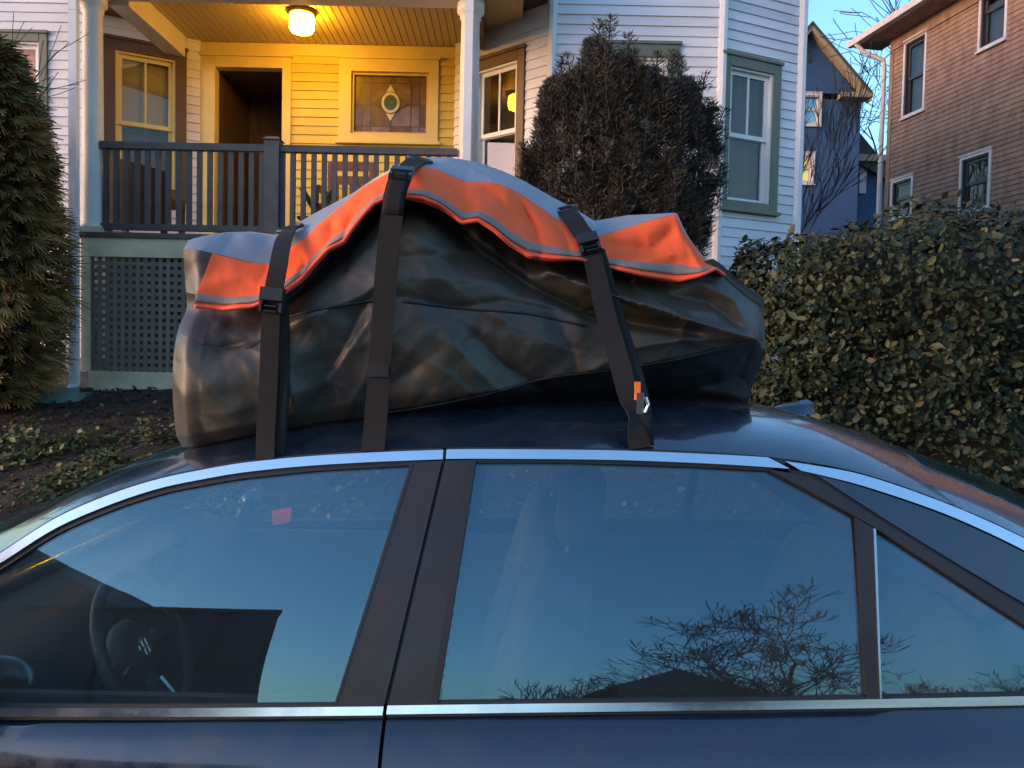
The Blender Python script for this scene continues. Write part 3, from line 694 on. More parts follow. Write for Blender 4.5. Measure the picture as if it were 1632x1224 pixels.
sstrip('door_frame', 'pillar', [(1262, 756), (1301, 767), (1413, 838), (1632, 970), (1850, 1096)], [(1224, 750), (1296, 788), (1395, 844), (1632, 998), (1800, 1104)], 40, 5, .006, .03)
sstrip('panel_gap', 'rubber', [(1257, 748), (1301, 758), (1413, 830), (1632, 962), (1880, 1092)], [(1262, 757), (1301, 768), (1413, 839), (1632, 971), (1855, 1097)], 40, 3, .0, .02)
sstrip('rear_pillar_panel', 'paint', [(1270, 750), (1301, 757), (1366, 775), (1507, 824), (1632, 882), (1870, 1016), (1950, 1100)], [(1290, 755), (1301, 758.5), (1413, 830.5), (1632, 962.5), (1800, 1050), (1880, 1092), (1920, 1101)], 40, 8, .004, .03)
# roof, pillars, screens
RAIL = [sp(x, y - 5, .0) for x, y in resample(CT_F[:-1] + [(707, 719), (900, 718.5), (1153, 727), (1249, 736)] + CT_Q[1:], 120)]
RX = [(p.x, p.y) for p in RAIL]; RZ = [(p.x, p.z) for p in RAIL]
CROWN = [(-1.6, .045), (-1.2, .05), (-.85, .055), (-.4, .075), (0, .085), (.4, .09), (.8, .095), (1.0, .11), (1.3, .125), (1.7, .10), (2.0, .08)]
def roofp(x, wv, lift=0.):
    yr, zr = tab(RX, x), tab(RZ, x); y = lerp(yr, 2 * CYC - yr, wv); c = abs(2 * wv - 1)
    bow = 0.
    if x < -.70: bow = -.22 * (1 - c * c) * min(1, ((-.70 - x) / .5)) ** 1.5
    if x > .85: bow = .16 * (1 - c * c) * min(1, ((x - .85) / .5)) ** 1.5
    return Vector((x + bow, y, zr + sum(tab(CROWN, x + .12 * k) for k in (-2, -1, 0, 1, 2)) / 5 * (1 - c ** 4) + lift))
def roof_z(x, y):
    yr = tab(RX, x); wv = min(max((y - yr) / (2 * (CYC - yr)), 0), 1); return roofp(x, wv).z
def rgrid(nme, m, x0, x1, w0, w1, nx, nw, lift=0., th=.012):
    xs = [lerp(x0, x1, i / (nx - 1)) for i in range(nx)]; ws = [lerp(w0, w1, j / (nw - 1)) for j in range(nw)]
    A = [[roofp(x, q, lift) for x in xs] for q in ws]; B = [[roofp(x, q, lift - th) for x in xs] for q in ws]
    return MB().grid(A, thick=B).build(nme, M[m], car, True)
xA, xC = RAIL[0].x + .02, RAIL[-1].x - .02
ws = None
lin = lambda a, b, n: [lerp(a, b, k / (n - 1)) for k in range(n)]
gxs = lin(xA, -.72, 34) + lin(-.72, .90, 60)[1:] + lin(.90, xC, 34)[1:]; gws = lin(0, .085, 14) + lin(.085, .915, 50)[1:] + lin(.915, 1, 14)[1:]
a = MB(); a.v = [tuple(roofp(x, q)) for q in gws for x in gxs]; n = len(gxs)
a.f = [(j*n + i, j*n + i + 1, (j+1)*n + i + 1, (j+1)*n + i) for j in range(len(gws) - 1) for i in range(n - 1)
       if not (.085 < (gws[j] + gws[j+1]) / 2 < .915 and not (-.72 < (gxs[i] + gxs[i+1]) / 2 < .90))]
a.build('roof', M['paint'], car, True)
rgrid('windscreen', 'carglass', xA + .02, -.722, .087, .913, 30, 40, -.004, .005); rgrid('rear_window', 'carglass', .902, xC - .02, .087, .913, 30, 40, -.004, .005)
rgrid('headliner', 'headliner', -.68, .86, .06, .94, 20, 20, -.035, .01)
# shark fin aerial
fx, fy = .80, CYC; fz = roof_z(fx, fy) - .004
a = MB(); rows = []
for i in range(9):
    t = i / 8; hh = .046 * (t ** .6) * (1 if t < .92 else .75); wd = .03 * math.sin(math.pi * min(.98, .12 + t * .75))
    x = fx - .08 + .15 * t
    rows.append([Vector((x, fy - wd, fz)), Vector((x - .01, fy - wd * .6, fz + hh * .6)), Vector((x - .005, fy, fz + hh)), Vector((x - .01, fy + wd * .6, fz + hh * .6)), Vector((x, fy + wd, fz))])
a.grid(rows); a.f.append((0, 1, 2, 3, 4)); a.f.append(tuple(len(a.v) - 5 + k for k in range(5))[::-1]); a.build('aerial_fin', M['paint'], car, True)
# lower body
def body_y(x, z):
    s0 = side_y(x, .955)
    e = 0.
    if x < -1.5: e += .10 * ((-1.5 - x) / 1.2) ** 2 * 1.6
    if x > 1.6: e += .16 * ((x - 1.6) / .9) ** 2
    pr = [(.18, .06), (.28, .02), (.45, -.055), (.62, -.075), (.78, -.085), (.86, -.08), (.905, -.055), (.93, -.030), (.955, -.004), (.985, .006), (1.1, .02)]
    return s0 + tab(pr, z) + e
XF, XR = -2.75, 2.15
GX = sp(615, 1140).x
belt_z = lambda x: tab([(sp(px_, py_).x, sp(px_, py_).z) for px_, py_ in ((-400, 1146), (0, 1146), (612, 1143), (1260, 1134), (1632, 1127), (1950, 1118))], x)
def bside(nme, x0, x1, zb=.22, nx=30, wheel=None, tilt=0., topz=None):
    A = []; B = []
    zz = [0, .08, .2, .35, .5, .62, .72, .79, .84, .88, .91, .94, .97, 1.0]
    for t in zz:
        ra = []; rb = []
        for i in range(nx):
            x = lerp(x0, x1, i / (nx - 1)); zt = topz(x) if topz else belt_z(x); z = lerp(zb, zt, t)
            if wheel is not None:
                d = abs(x - wheel); lim = (math.sqrt(max(0, .37 ** 2 - d * d)) + .33) if d < .37 else zb
                z = lerp(max(zb, lim), zt, t)
            xx = x + tilt * (z - .9) * (1 if (i == nx - 1 and tilt) else 0)
            ra.append(Vector((xx, body_y(xx, z), z))); rb.append(Vector((xx, body_y(xx, z) + .02, z)))
        A.append(ra); B.append(rb)
    o1 = MB().grid(A, thick=B).build(nme, M['paint'], car, True); o2 = MB().grid([[mir(p) for p in r] for r in A][::-1], thick=[[mir(p) for p in r] for r in B][::-1]).build(nme, M['paint'], car, True)
    for o in (o1, o2): o.data.set_sharp_from_angle(angle=R_(50))
    return o1, o2
hood = lambda x: tab([(XF, .62), (-2.6, .72), (-2.3, .83), (-1.8, .93), (-1.3, .985), (-1.0, .985)], x)
trunk = lambda x: tab([(1.0, 1.0), (1.4, 1.02), (1.75, 1.03), (2.05, .98), (XR, .86)], x)
DF0 = -1.12; DR1 = 1.0
fd = bside('front_door', DF0 + .003, GX - .0035, .24, 24); rd = bside('rear_door', GX + .0035, DR1 - .003, .24, 24)
bside('front_wing', XF + .1, DF0 - .003, .22, 40, wheel=-1.72, topz=hood); bside('rear_wing', DR1 + .003, XR - .05, .22, 40, wheel=1.28, topz=lambda x: min(trunk(x), belt_z(x) if x < 1.5 else 9))
for drs, x in ((fd, GX - .2), (rd, DR1 - .2)):
    for o, f in zip(drs, (lambda p: p, mir)):
        y = body_y(x, .80); a = MB(); pts = [f(Vector((x + d, y - e, .80))) for d, e in ((-.11, -.005), (-.09, .03), (0, .042), (.09, .03), (.11, -.005))]
        a.tube(pts, .012, 8); a.build('handle', M['chrome'], o, True)
def deck(nme, m, x0, x1, fz, nx=20, nw=24):
    rows = []
    for j in range(nw):
        wv = j / (nw - 1); c = abs(2 * wv - 1); r = []
        for i in range(nx):
            x = lerp(x0, x1, i / (nx - 1)); yb_ = body_y(x, fz(x)); r.append(Vector((x, lerp(yb_, 2 * CYC - yb_, wv), fz(x) + .03 * (1 - c ** 3))))
        rows.append(r)
    return MB().grid(rows, thick=[[p - Vector((0, 0, .02)) for p in r] for r in rows]).build(nme, M[m], car, True)
deck('bonnet', 'paint', XF + .1, -1.25, hood); deck('boot_lid', 'paint', 1.62, XR - .05, trunk)
for nme, xx, s in (('front_bumper', XF + .1, -1), ('rear_bumper', XR - .05, 1)):
    fz = hood if s < 0 else trunk; y0_ = body_y(xx, .5); zt_ = fz(xx)
    rows = []
    for t in (0, .25, .5, .75, 1):
        z = lerp(.24, zt_, t); rows.append([Vector((xx + s * (.12 * (1 - (2*k/12 - 1) ** 2) + .05 * math.sin(math.pi * t)), lerp(body_y(xx, z), 2 * CYC - body_y(xx, z), k / 12), z)) for k in range(13)])
    b_ = MB().grid(rows, thick=[[p - Vector((s * .03, 0, 0)) for p in r] for r in rows]).build(nme, M['paint'], car, True)
    for q in (-1, 1):
        yy = CYC + q * .62; mb_ = MB().box((xx + s * .07 - .05, yy - .17, zt_ - .17), (xx + s * .07 + .05, yy + .17, zt_ - .04)); mb_.build('headlight' if s < 0 else 'tail_light', M['trim'] if s < 0 else M['piping'], car)
for x in (-1.72, 1.28):
    for s in (-1, 1):
        yy = CYC + s * .80; a = MB(); n = 28
        prof = [(.20, -.09), (.30, -.105), (.325, -.09), (.33, 0), (.325, .09), (.30, .105), (.20, .09)]
        a.v = [(x + r * math.cos(2*math.pi*k/n), yy + d, .33 + r * math.sin(2*math.pi*k/n)) for r, d in prof for k in range(n)]
        a.f = [(i*n + k, i*n + (k+1) % n, (i+1)*n + (k+1) % n, (i+1)*n + k) for i in range(len(prof) - 1) for k in range(n)]
        ty = a.build('wheel', M['tyre'], car, True)
        a = MB(); prof = [(.205, .06 * s), (.20, .08 * s), (.06, .05 * s), (.001, .05 * s)]
        a.v = [(x + r * math.cos(2*math.pi*k/n), yy + d, .33 + r * math.sin(2*math.pi*k/n)) for r, d in prof for k in range(n)]
        a.f = [(i*n + k, i*n + (k+1) % n, (i+1)*n + (k+1) % n, (i+1)*n + k) for i in range(len(prof) - 1) for k in range(n)]
        a.build('rim', M['silver'], ty, True)
# cabin
yi = 1.56; yo_ = 2 * CYC - yi
a = MB(); a.box((-1.35, yi + .03, .26), (1.5, yo_ - .03, .30)); a.build('cabin_floor', M['plast'], car)
for q in (yi, yo_ - .02):
    a = MB(); a.box((-1.2, q, .3), (1.45, q + .02, .925)); a.build('door_card', M['plast'], car)
a = MB(); rows = []
for j in range(9):
    y = lerp(yi + .02, yo_ - .02, j / 8); rows.append([Vector((-1.55, y, .90)), Vector((-1.35, y, .985)), Vector((-1.15, y, .99)), Vector((-1.03, y, .95)), Vector((-.99, y, .86)), Vector((-1.02, y, .66)), Vector((-1.12, y, .45))])
a.grid(rows); a.build('dashboard', M['plast'], car, True)
a = MB().box((-1.0, CYC - .16, .93), (-.985, CYC + .14, 1.03)); a.build('dashboard_screen', M['pillar'], car)
a = MB().box((1.10, yi + .02, .88), (1.62, yo_ - .02, .93)); a.build('parcel_shelf', M['plast'], car)
# steering wheel
sc = at(232, 1030, 1.88); ax = Vector((math.cos(R_(24)), 0, math.sin(R_(24)))); e1 = Vector((0, 1, 0)); e2 = Vector((-ax.z, 0, ax.x))
rp_ = lambda r, t, o=0: sc + (e1 * math.cos(t) + e2 * math.sin(t)) * r + ax * o
a = MB(); a.tube([rp_(.178, 2*math.pi*k/40) for k in range(41)], .0145, 10, False); sw_ = a.build('steering_wheel', M['plast'], car, True)
a = MB(); n = 20; a.v = [tuple(rp_(r, 2*math.pi*k/n, o)) for r, o in ((.075, -.05), (.08, -.03), (.06, -.01), (.001, -.005)) for k in range(n)]
a.f = [(i*n + k, i*n + (k+1) % n, (i+1)*n + (k+1) % n, (i+1)*n + k) for i in range(3) for k in range(n)]; a.build('hub', M['plast'], sw_, True)
for t in (0, math.pi, -math.pi / 2):
    a = MB(); a.tube([rp_(.06, t, -.03), rp_(.172, t, -.002)], [.022, .014], 6); a.build('spoke', M['plast'], sw_)
    a = MB(); a.tube([rp_(.085, t + .2, -.006), rp_(.15, t + .12, .012)], [.006, .005], 5); a.build('spoke_trim', M['silver'], sw_)
a = MB(); a.tube([rp_(.022, 2*math.pi*k/16, -.002) for k in range(17)], .003, 5, False); a.tube([rp_(.02, 2.0, 0), rp_(.02, -2.0, 0)], .003, 5); a.tube([rp_(.02, 1.1, 0), rp_(.02, -1.1, 0)], .003, 5); a.tube([rp_(.012, math.pi, 0), rp_(.012, 0, 0)], .003, 5); a.build('emblem', M['silver'], sw_)
# seats
def rbox(mb, c, sz, tilt=0, r=.35):
    """rounded block: superellipsoid"""
    n1, n2 = 16, 20; rows = []
    for i in range(n1 + 1):
        ph = -math.pi/2 + math.pi * i / n1; row = []
        for k in range(n2 + 1):
            th = 2*math.pi*k/n2; sg = lambda v, e: math.copysign(abs(v) ** e, v)
            p = Vector((sg(math.cos(ph), r) * sg(math.cos(th), r) * sz[0], sg(math.cos(ph), r) * sg(math.sin(th), r) * sz[1], sg(math.sin(ph), r) * sz[2]))
            p = Matrix.Rotation(tilt, 3, 'Y') @ p; row.append(p + Vector(c))
        rows.append(row)
    mb.grid(rows); return mb
for yy in (CYC - .37, CYC + .37):
    st = rbox(MB(), (-.28, yy, .48), (.27, .26, .09)).build('front_seat', M['seatm'], car, True)
    rbox(MB(), (.05, yy, .82), (.075, .245, .34), R_(16)).build('backrest', M['seatm'], st, True)
    rbox(MB(), (.17, yy, 1.255), (.05, .13, .095), R_(10), .5).build('headrest', M['seatm'], st, True)
    a = MB()
    for q in (-.06, .06): a.tube([(.12, yy + q, 1.1), (.16, yy + q, 1.22)], .007, 6)
    a.build('headrest_post', M['plast'], st)
st = rbox(MB(), (.62, CYC, .48), (.27, .62, .09)).build('rear_seat', M['seatm'], car, True)
rbox(MB(), (.98, CYC, .76), (.08, .62, .30), R_(22)).build('backrest', M['seatm'], st, True)
for yy in (CYC - .38, CYC + .38): rbox(MB(), (1.12, yy, 1.08), (.05, .12, .075), R_(12), .5).build('headrest', M['seatm'], st, True)
# interior mirror with hanging orange tag
mz = roof_z(-.85, CYC) - .10
rbox(MB(), (-.80, CYC, mz), (.02, .12, .035), 0, .5).build('rear_view_mirror', M['plast'], car, True)
tg = at(449, 822, 3.04); MB().hexa([(tg.x - .035, tg.y, tg.z - .038), (tg.x + .033, tg.y, tg.z - .024), (tg.x + .033, tg.y + .003, tg.z - .024), (tg.x - .035, tg.y + .003, tg.z - .038), (tg.x - .038, tg.y, tg.z + .018), (tg.x + .036, tg.y, tg.z + .034), (tg.x + .036, tg.y + .003, tg.z + .034), (tg.x - .038, tg.y + .003, tg.z + .018)]).build('window_sticker', M['piping'], car)
# door mirrors
for s, f in ((1, lambda p: p), (-1, mir)):
    q = at(-112, 1098, 1.40); a = MB()
    rows = []
    for i in range(11):
        ph = -math.pi/2 + math.pi*i/10; rows.append([f(Vector((q.x - .012 + .05*math.cos(ph)*math.cos(2*math.pi*k/16), q.y - .02 + .07*math.cos(ph)*math.sin(2*math.pi*k/16), q.z + .045*math.sin(ph)))) for k in range(17)])
    if s < 0: rows = rows[::-1]
    a.grid(rows); mo = a.build('door_mirror', M['paint'], car, True)
    p0 = f(Vector((q.x - .02, q.y, q.z - .06))); p1 = f(sp(-60, 1120)); MB().tube([p0, p1], [.025, .03], 8).build('mirror_arm', M['plast'], mo)

# ------------------------------------------------------------------ rooftop cargo bag
bag = thing('rooftop_cargo_bag', 'bulging dark olive rooftop cargo bag with orange flap strapped to the car roof', 'cargo bag', (0, 2.2, 1.45))
YC_T = [(262, 398), (290, 386), (320, 377), (360, 370), (400, 369), (436, 374), (450, 371), (480, 352), (520, 330), (560, 309), (600, 283), (640, 261), (680, 251), (720, 251), (760, 258), (800, 272), (840, 291), (880, 314), (920, 335), (948, 352), (965, 349), (1000, 343), (1040, 341), (1078, 339), (1092, 372), (1110, 398), (1140, 432), (1180, 452), (1215, 470)]
YO_T = [(262, 402), (300, 396), (320, 399), (360, 408), (400, 418), (430, 421), (456, 402), (485, 381), (510, 356), (549, 325), (580, 298), (612, 280), (640, 268), (670, 264), (700, 271), (742, 289), (783, 290), (808, 297), (837, 313), (875, 340), (912, 363), (945, 377), (956, 376), (992, 365), (1033, 352), (1077, 341), (1087, 368), (1117, 409), (1144, 436), (1180, 458), (1215, 480)]
YL_T = [(262, 480), (318, 488), (360, 492), (410, 488), (452, 471), (485, 442), (506, 418), (527, 397), (549, 386), (561, 367), (580, 342), (595, 325), (608, 318), (642, 313), (674, 316), (697, 327), (733, 355), (758, 351), (783, 367), (808, 390), (837, 407), (875, 411), (917, 413), (967, 426), (1017, 438), (1075, 447), (1100, 440), (1129, 428), (1144, 438), (1180, 470), (1215, 490)]
SEAM_T = [(262, 712), (450, 692), (610, 657), (700, 643), (790, 624), (870, 602), (1010, 583), (1100, 565), (1190, 541), (1215, 560)]
YF_T = [(262, 1.77), (300, 1.74), (430, 1.75), (520, 1.785), (610, 1.80), (800, 1.86), (1000, 1.95), (1100, 2.0), (1240, 2.07)]
YCR_T = [(262, 1.80), (330, 1.93), (430, 1.98), (560, 2.10), (700, 2.17), (860, 2.18), (960, 2.15), (1080, 2.15), (1150, 2.15), (1240, 2.18)]
def seg_d(p, a, b):
    ax, ay = a; bx, by = b; dx, dy = bx - ax, by - ay; t = max(0, min(1, ((p[0]-ax)*dx + (p[1]-ay)*dy) / (dx*dx + dy*dy)))
    qx, qy = ax + t*dx, ay + t*dy; sgn = 1 if (dx*(p[1]-ay) - dy*(p[0]-ax)) > 0 else -1
    return math.hypot(p[0]-qx, p[1]-qy) * sgn, t
# folds: polyline, amplitude (m, + towards the street), width on its upper and lower side in rows, taper at the ends
FOLDS = [
    ([(290, 540), (350, 556), (420, 540)], -.024, 30, 34), ([(300, 570), (350, 640), (400, 690)], .012, 30, 40),
    ([(455, 520), (520, 495), (580, 470), (620, 440)], .014, 14, 22), ([(470, 700), (520, 610), (560, 540), (590, 470)], -.018, 22, 26), ([(450, 560), (470, 620), (480, 680)], .016, 20, 20),
    ([(500, 640), (560, 560), (600, 500)], .014, 22, 20), ([(530, 690), (590, 600), (605, 520)], .010, 20, 20),
    ([(640, 470), (720, 490), (800, 480), (900, 500)], -.012, 8, 16), ([(640, 410), (720, 405), (790, 420)], -.012, 10, 14), ([(650, 440), (740, 445), (830, 460)], .008, 16, 16),
    ([(690, 345), (760, 400), (840, 455), (930, 495), (1010, 515), (1100, 530)], -.050, 16, 22), ([(870, 432), (930, 456), (1010, 485), (1100, 515), (1190, 541)], .045, 9, 12),
    ([(840, 470), (930, 510), (1020, 530), (1110, 545)], .022, 10, 26),
    ([(760, 540), (800, 580), (850, 610), (880, 625)], -.020, 14, 16), ([(700, 520), (760, 590), (790, 620)], .014, 20, 20), ([(880, 500), (905, 545), (920, 590)], -.010, 12, 14),
    ([(940, 590), (1000, 555), (1080, 540), (1180, 540)], .018, 14, 10), ([(1060, 560), (1080, 530), (1085, 500)], .010, 9, 9),
    ([(960, 470), (1040, 490), (1130, 500)], .020, 12, 14), ([(1060, 470), (1120, 480), (1170, 520)], -.018, 12, 12), ([(1110, 450), (1160, 480), (1185, 540)], .022, 14, 14),
    ([(650, 560), (720, 600), (760, 640)], .012, 26, 22), ([(560, 655), (640, 600), (700, 560)], -.008, 20, 20),
]
def fold(px, py, L=None):
    d = 0
    for pl, amp, w0, w1 in (L or FOLDS):
        best = None
        for i in range(len(pl) - 1):
            s, t = seg_d((px, py), pl[i], pl[i + 1])
            if best is None or abs(s) < abs(best[0]): best = (s, (i + t) / (len(pl) - 1))
        s, t = best; wv = w1 if s > 0 else w0
        if abs(s) < wv * 3: d += 1.45 * amp * math.exp(-(abs(s) / wv) ** 1.05) * (math.sin(math.pi * min(1, max(0, .12 + .76 * t))) ** .6)
    return d
FFOLDS = [([(745, 288), (790, 318), (822, 365)], -.020, 12, 14), ([(826, 325), (848, 362), (856, 402)], -.026, 8, 10), ([(800, 345), (835, 385), (842, 404)], .014, 8, 8), ([(508, 352), (522, 376), (505, 404)], -.016, 7, 9), ([(562, 318), (550, 345), (546, 378)], -.014, 7, 9),
    ([(966, 386), (1035, 398), (1076, 358)], -.024, 12, 14), ([(985, 425), (1040, 412), (1085, 402)], .016, 9, 10), ([(372, 412), (425, 436), (446, 462)], -.016, 10, 12), ([(330, 450), (380, 440), (420, 455)], .010, 12, 14), ([(1083, 348), (1094, 396), (1108, 432)], .016, 9, 12), ([(690, 282), (716, 308), (724, 340)], -.014, 8, 10), ([(880, 350), (898, 380), (905, 408)], -.014, 8, 9), ([(470, 405), (482, 420), (476, 446)], -.012, 7, 7), ([(590, 296), (600, 305), (596, 320)], -.010, 7, 7)]
def bpoint(X, Y, table=None, dy=0, py=None):
    px = 816 + F * X / Y
    for _ in range(3):
        q = (table(px) if callable(table) else tab(table, px)) + dy if py is None else py
        z, px = zxy(X, Y, q)
    return Vector((X, Y, z)), px, q
NS, NF = 260, 72
stations = []
for i in range(NS):
    px0 = lerp(276, 1222, i / (NS - 1)); X = (px0 - 816) / F * tab(YF_T, px0)
    stations.append((px0, X))
front_rows = []; top_rows = []; back_rows = []; flap_rows = []
for px0, X in stations:
    e = min(1, (px0 - 276) / 40); e2 = min(1, (1222 - px0) / 45); endk = .05 * ((1 - e) ** 2 * .5 + (1 - e2) ** 2)
    Yf = tab(YF_T, px0) + endk
    rz = max(roof_z(X, Yf + .05) - .004, 1.0)
    # bottom row position in the picture
    zb_ = rz; pyb = 612 - F * ((Vector((X, Yf + .03, zb_)) - CAM).dot(UPV) / (Vector((X, Yf + .03, zb_)) - CAM).dot(_f))
    row = [Vector((X, Yf + .22, roof_z(X, Yf + .22) - .004))]
    yl = tab(YL_T, px0); ytop = yl - 16; sm = tab(SEAM_T, px0)
    for j in range(NF):
        t = j / (NF - 1); py = lerp(pyb, ytop, t)
        bul = -.030 * math.sin(math.pi * min(1, t * 1.15)) if t < .87 else -.03 * math.sin(math.pi * min(1, t * 1.15))
        tuck = 0.
        if py > sm and px0 > 560: tuck = min(.10, (py - sm) / 60 * .10) * min(1, (px0 - 560) / 160)
        tuck += .030 * max(0, (t - .0) < .08) * (.08 - t) / .08
        under = .05 * math.exp(-((py - yl) / 34.) ** 2) if px0 < 1010 else .045 * math.exp(-((py - yl) / 20.) ** 2) * max(0, (1100 - px0) / 90)
        fd_ = fold(px0, py) * min(1, (py - yl + 10) / 30 if py > yl - 10 else 0)
        wr = .012 * noise.noise(Vector((px0 * .010 - py * .006, py * .006 + px0 * .004, 31))) + .006 * noise.noise(Vector((px0 * .012, py * .016, 1.7))) + .003 * noise.noise(Vector((px0 * .035, py * .03, 4.7))) - .010 * max(0, .35 - abs(noise.noise(Vector((px0 * .011 + py * .012, py * .009 - px0 * .005, 57))))) - .008 * max(0, .3 - abs(noise.noise(Vector((px0 * .02 - py * .013, py * .016, 77)))))
        ek = min(1, max(.15, (px0 - 276) / 90)); wr *= ek; fd_ *= ek if px0 > 330 else ek * .8
        Y = Yf + bul + tuck + under - fd_ + wr
        z, _ = zxy(X, Y, py)
        row.append(Vector((X, Y, z)))
    front_rows.append(row)
    Ycr = tab(YCR_T, px0) + endk * .5
    pc, pxc, qc = bpoint(X, Ycr, YC_T)
    Yo = Yf + (Ycr - Yf) * .42
    po, pxo, qo = bpoint(X, Yo, YO_T)
    if qo < qc + 1: qo = qc + 1
    tr = []
    for j in range(10):
        t = j / 9; Y = lerp(row[-1].y, Yo, t ** 1.15) + (.045 * math.sin(math.pi * t) if 326 < px0 < 1136 else 0); py = lerp(ytop, qo, t ** .92); z, _ = zxy(X, Y, py); tr.append(Vector((X, Y, z)))
    for j in range(1, 12):
        t = j / 11; Y = lerp(Yo, Ycr, t); py = lerp(qo, qc, math.sin(t * math.pi / 2)); z, _ = zxy(X, Y, py)
        z += (.008 * noise.noise(Vector((X * 9, Y * 9, 2))) - .016 * max(0, .3 - abs(noise.noise(Vector((X * 7 + Y * 4, Y * 6, 12)))))) * math.sin(math.pi * t); tr.append(Vector((X, Y, z)))
    zc = tr[-1].z; rb = max(roof_z(X, 2.72), 1.35)
    for j in range(1, 12):
        t = j / 11; Y = lerp(Ycr, 2.66, t); tr.append(Vector((X, Y, zc - (zc - rb) * .30 * t ** 2.2 - .02 * t + .008 * noise.noise(Vector((X * 7, Y * 7, 5))))))
    top_rows.append(tr)
    last = tr[-1]
    back_rows.append([Vector((X, lerp(last.y, 2.72, math.sin(t * math.pi / 2) if t < 1 else 1) + .012 * noise.noise(Vector((X * 6, t * 4, 9))), lerp(last.z, rb - .004, t))) for t in [k / 10 for k in range(11)]])
    # flap
    fr = []
    for j in range(14):
        t = j / 13; k0 = t * 9
        base = tr[9].lerp(tr[9], 0)
        Y0 = lerp(Yo - .004, Yf - .028, t ** .8) ; py = lerp(qo, yl, t)
        Y0 += .010 * math.sin(px0 * .055 + 2.0 * noise.noise(Vector((px0 * .01, 0, 0)))) * t * .8 + .006 * noise.noise(Vector((px0 * .03, t * 2.2, 8))) + .016 * noise.noise(Vector((px0 * .016 + .02 * py, t * 1.2, 18))) * t + .010 * abs(noise.noise(Vector((px0 * .022 - .016 * py, .5, 28)))) * math.sin(math.pi * min(1, t + .15))
        Y0 -= fold(px0, py, FFOLDS) * min(1, t * 3 + .15) + .007
        z, _ = zxy(X, Y0, py); fr.append(Vector((X, Y0, z)))
    flap_rows.append(fr)
fb = MB().grid(front_rows)
nrow = len(front_rows[0])
body = fb
for side_i in (0, NS - 1):
    loop = front_rows[side_i] + top_rows[side_i][1:] + back_rows[side_i][1:]
    o = len(body.v); cc = sum(loop, Vector()) / len(loop) + Vector((-.03 if side_i == 0 else .03, 0, 0)); body.v += [tuple(p) for p in loop] + [tuple(cc)]; n = len(loop)
    body.f += [((o + k, o + (k + 1) % n, o + n) if side_i else (o + (k + 1) % n, o + k, o + n)) for k in range(n)]
body.grid(back_rows)
body.grid([[r[0] for r in back_rows], [r[0] for r in front_rows]]) if False else None
bo = body.build('body', M['camo'], bag, True)
MB().grid([[r[-1] for r in back_rows], [r[0] for r in front_rows]]).build('base_panel', M['skirt'], bag)
MB().grid([r[9:] for r in top_rows]).build('top_cover', M['toptarp'], bag, True)
MB().grid([r[:10] for r in top_rows]).build('shoulder_panel', M['camo'], bag, True)
def row_py(p): return 612 - F * ((p - CAM).dot(UPV) / (p - CAM).dot(_f))
def band(nme, m, test, rows, off):
    a = MB(); ids = {}
    for i in range(NS - 1):
        for j in range(1, len(rows[i]) - 1):
            if test(stations[i][0], row_py(rows[i][j])) :
                f = []
                for (p, q) in ((i, j), (i, j + 1), (i + 1, j + 1), (i + 1, j)):
                    if (p, q) not in ids: ids[(p, q)] = len(a.v); a.v.append(tuple(rows[p][q] + Vector((0, -off, 0))))
                    f.append(ids[(p, q)])
                a.f.append(tuple(f))
    return a.build(nme, M[m], bag, True)
SHADE_T = [(262, 40), (318, 62), (400, 66), (450, 42), (560, 32), (640, 34), (720, 48), (800, 44), (900, 34), (1000, 14), (1040, 0)]
band('flap_shade_band', 'flap_shade', lambda x, y: y < tab(YL_T, x) + tab(SHADE_T, x), front_rows, .0025)  # dark band painting in the shade that falls under the flap
band('bottom_band', 'skirt', lambda x, y: y > tab(SEAM_T, x) and x > 600, front_rows, .0025)  # black bottom panel; its black also paints in the shade under the bag
# flap limited to x 318..1144
fi = [i for i, (px0, X) in enumerate(stations) if 317 <= px0 <= 1146]
fr_ = [flap_rows[i] for i in fi]
flap = MB().grid(fr_, thick=[[p + Vector((0, .004, -.001)) for p in r] for r in fr_]).build('flap', M['orange'], bag, True)
flap.data.set_sharp_from_angle(angle=R_(60))
st_rows = []
for r in fr_:
    a_, b_ = r[10], r[12]; st_rows.append([a_.lerp(b_, k / 3) + Vector((0, -.0035, .001)) for k in range(4)])
so_ = MB().grid(st_rows, thick=[[p + Vector((0, .002, 0)) for p in r] for r in st_rows]).build('reflective_stripe', M['reflect'], flap, True)
MB().tube([r[-1] + Vector((0, -.001, 0)) for r in fr_], .0045, 8).build('piping', M['piping'], flap, True)
# second, inner flap edge peeping below
in_rows = []
for k, i in enumerate(fi):
    r = flap_rows[i]; px0 = stations[i][0]; dz = .002 + .006 * max(0, noise.noise(Vector((px0 * .011, 3, 3))) + .2)
    in_rows.append([r[11] + Vector((0, .010, 0)), r[13] + Vector((0, .012, 0)), r[13] + Vector((0, .014, -dz))])
MB().grid(in_rows, thick=[[p + Vector((0, .003, 0)) for p in r] for r in in_rows]).build('inner_flap', M['piping'], flap, True)
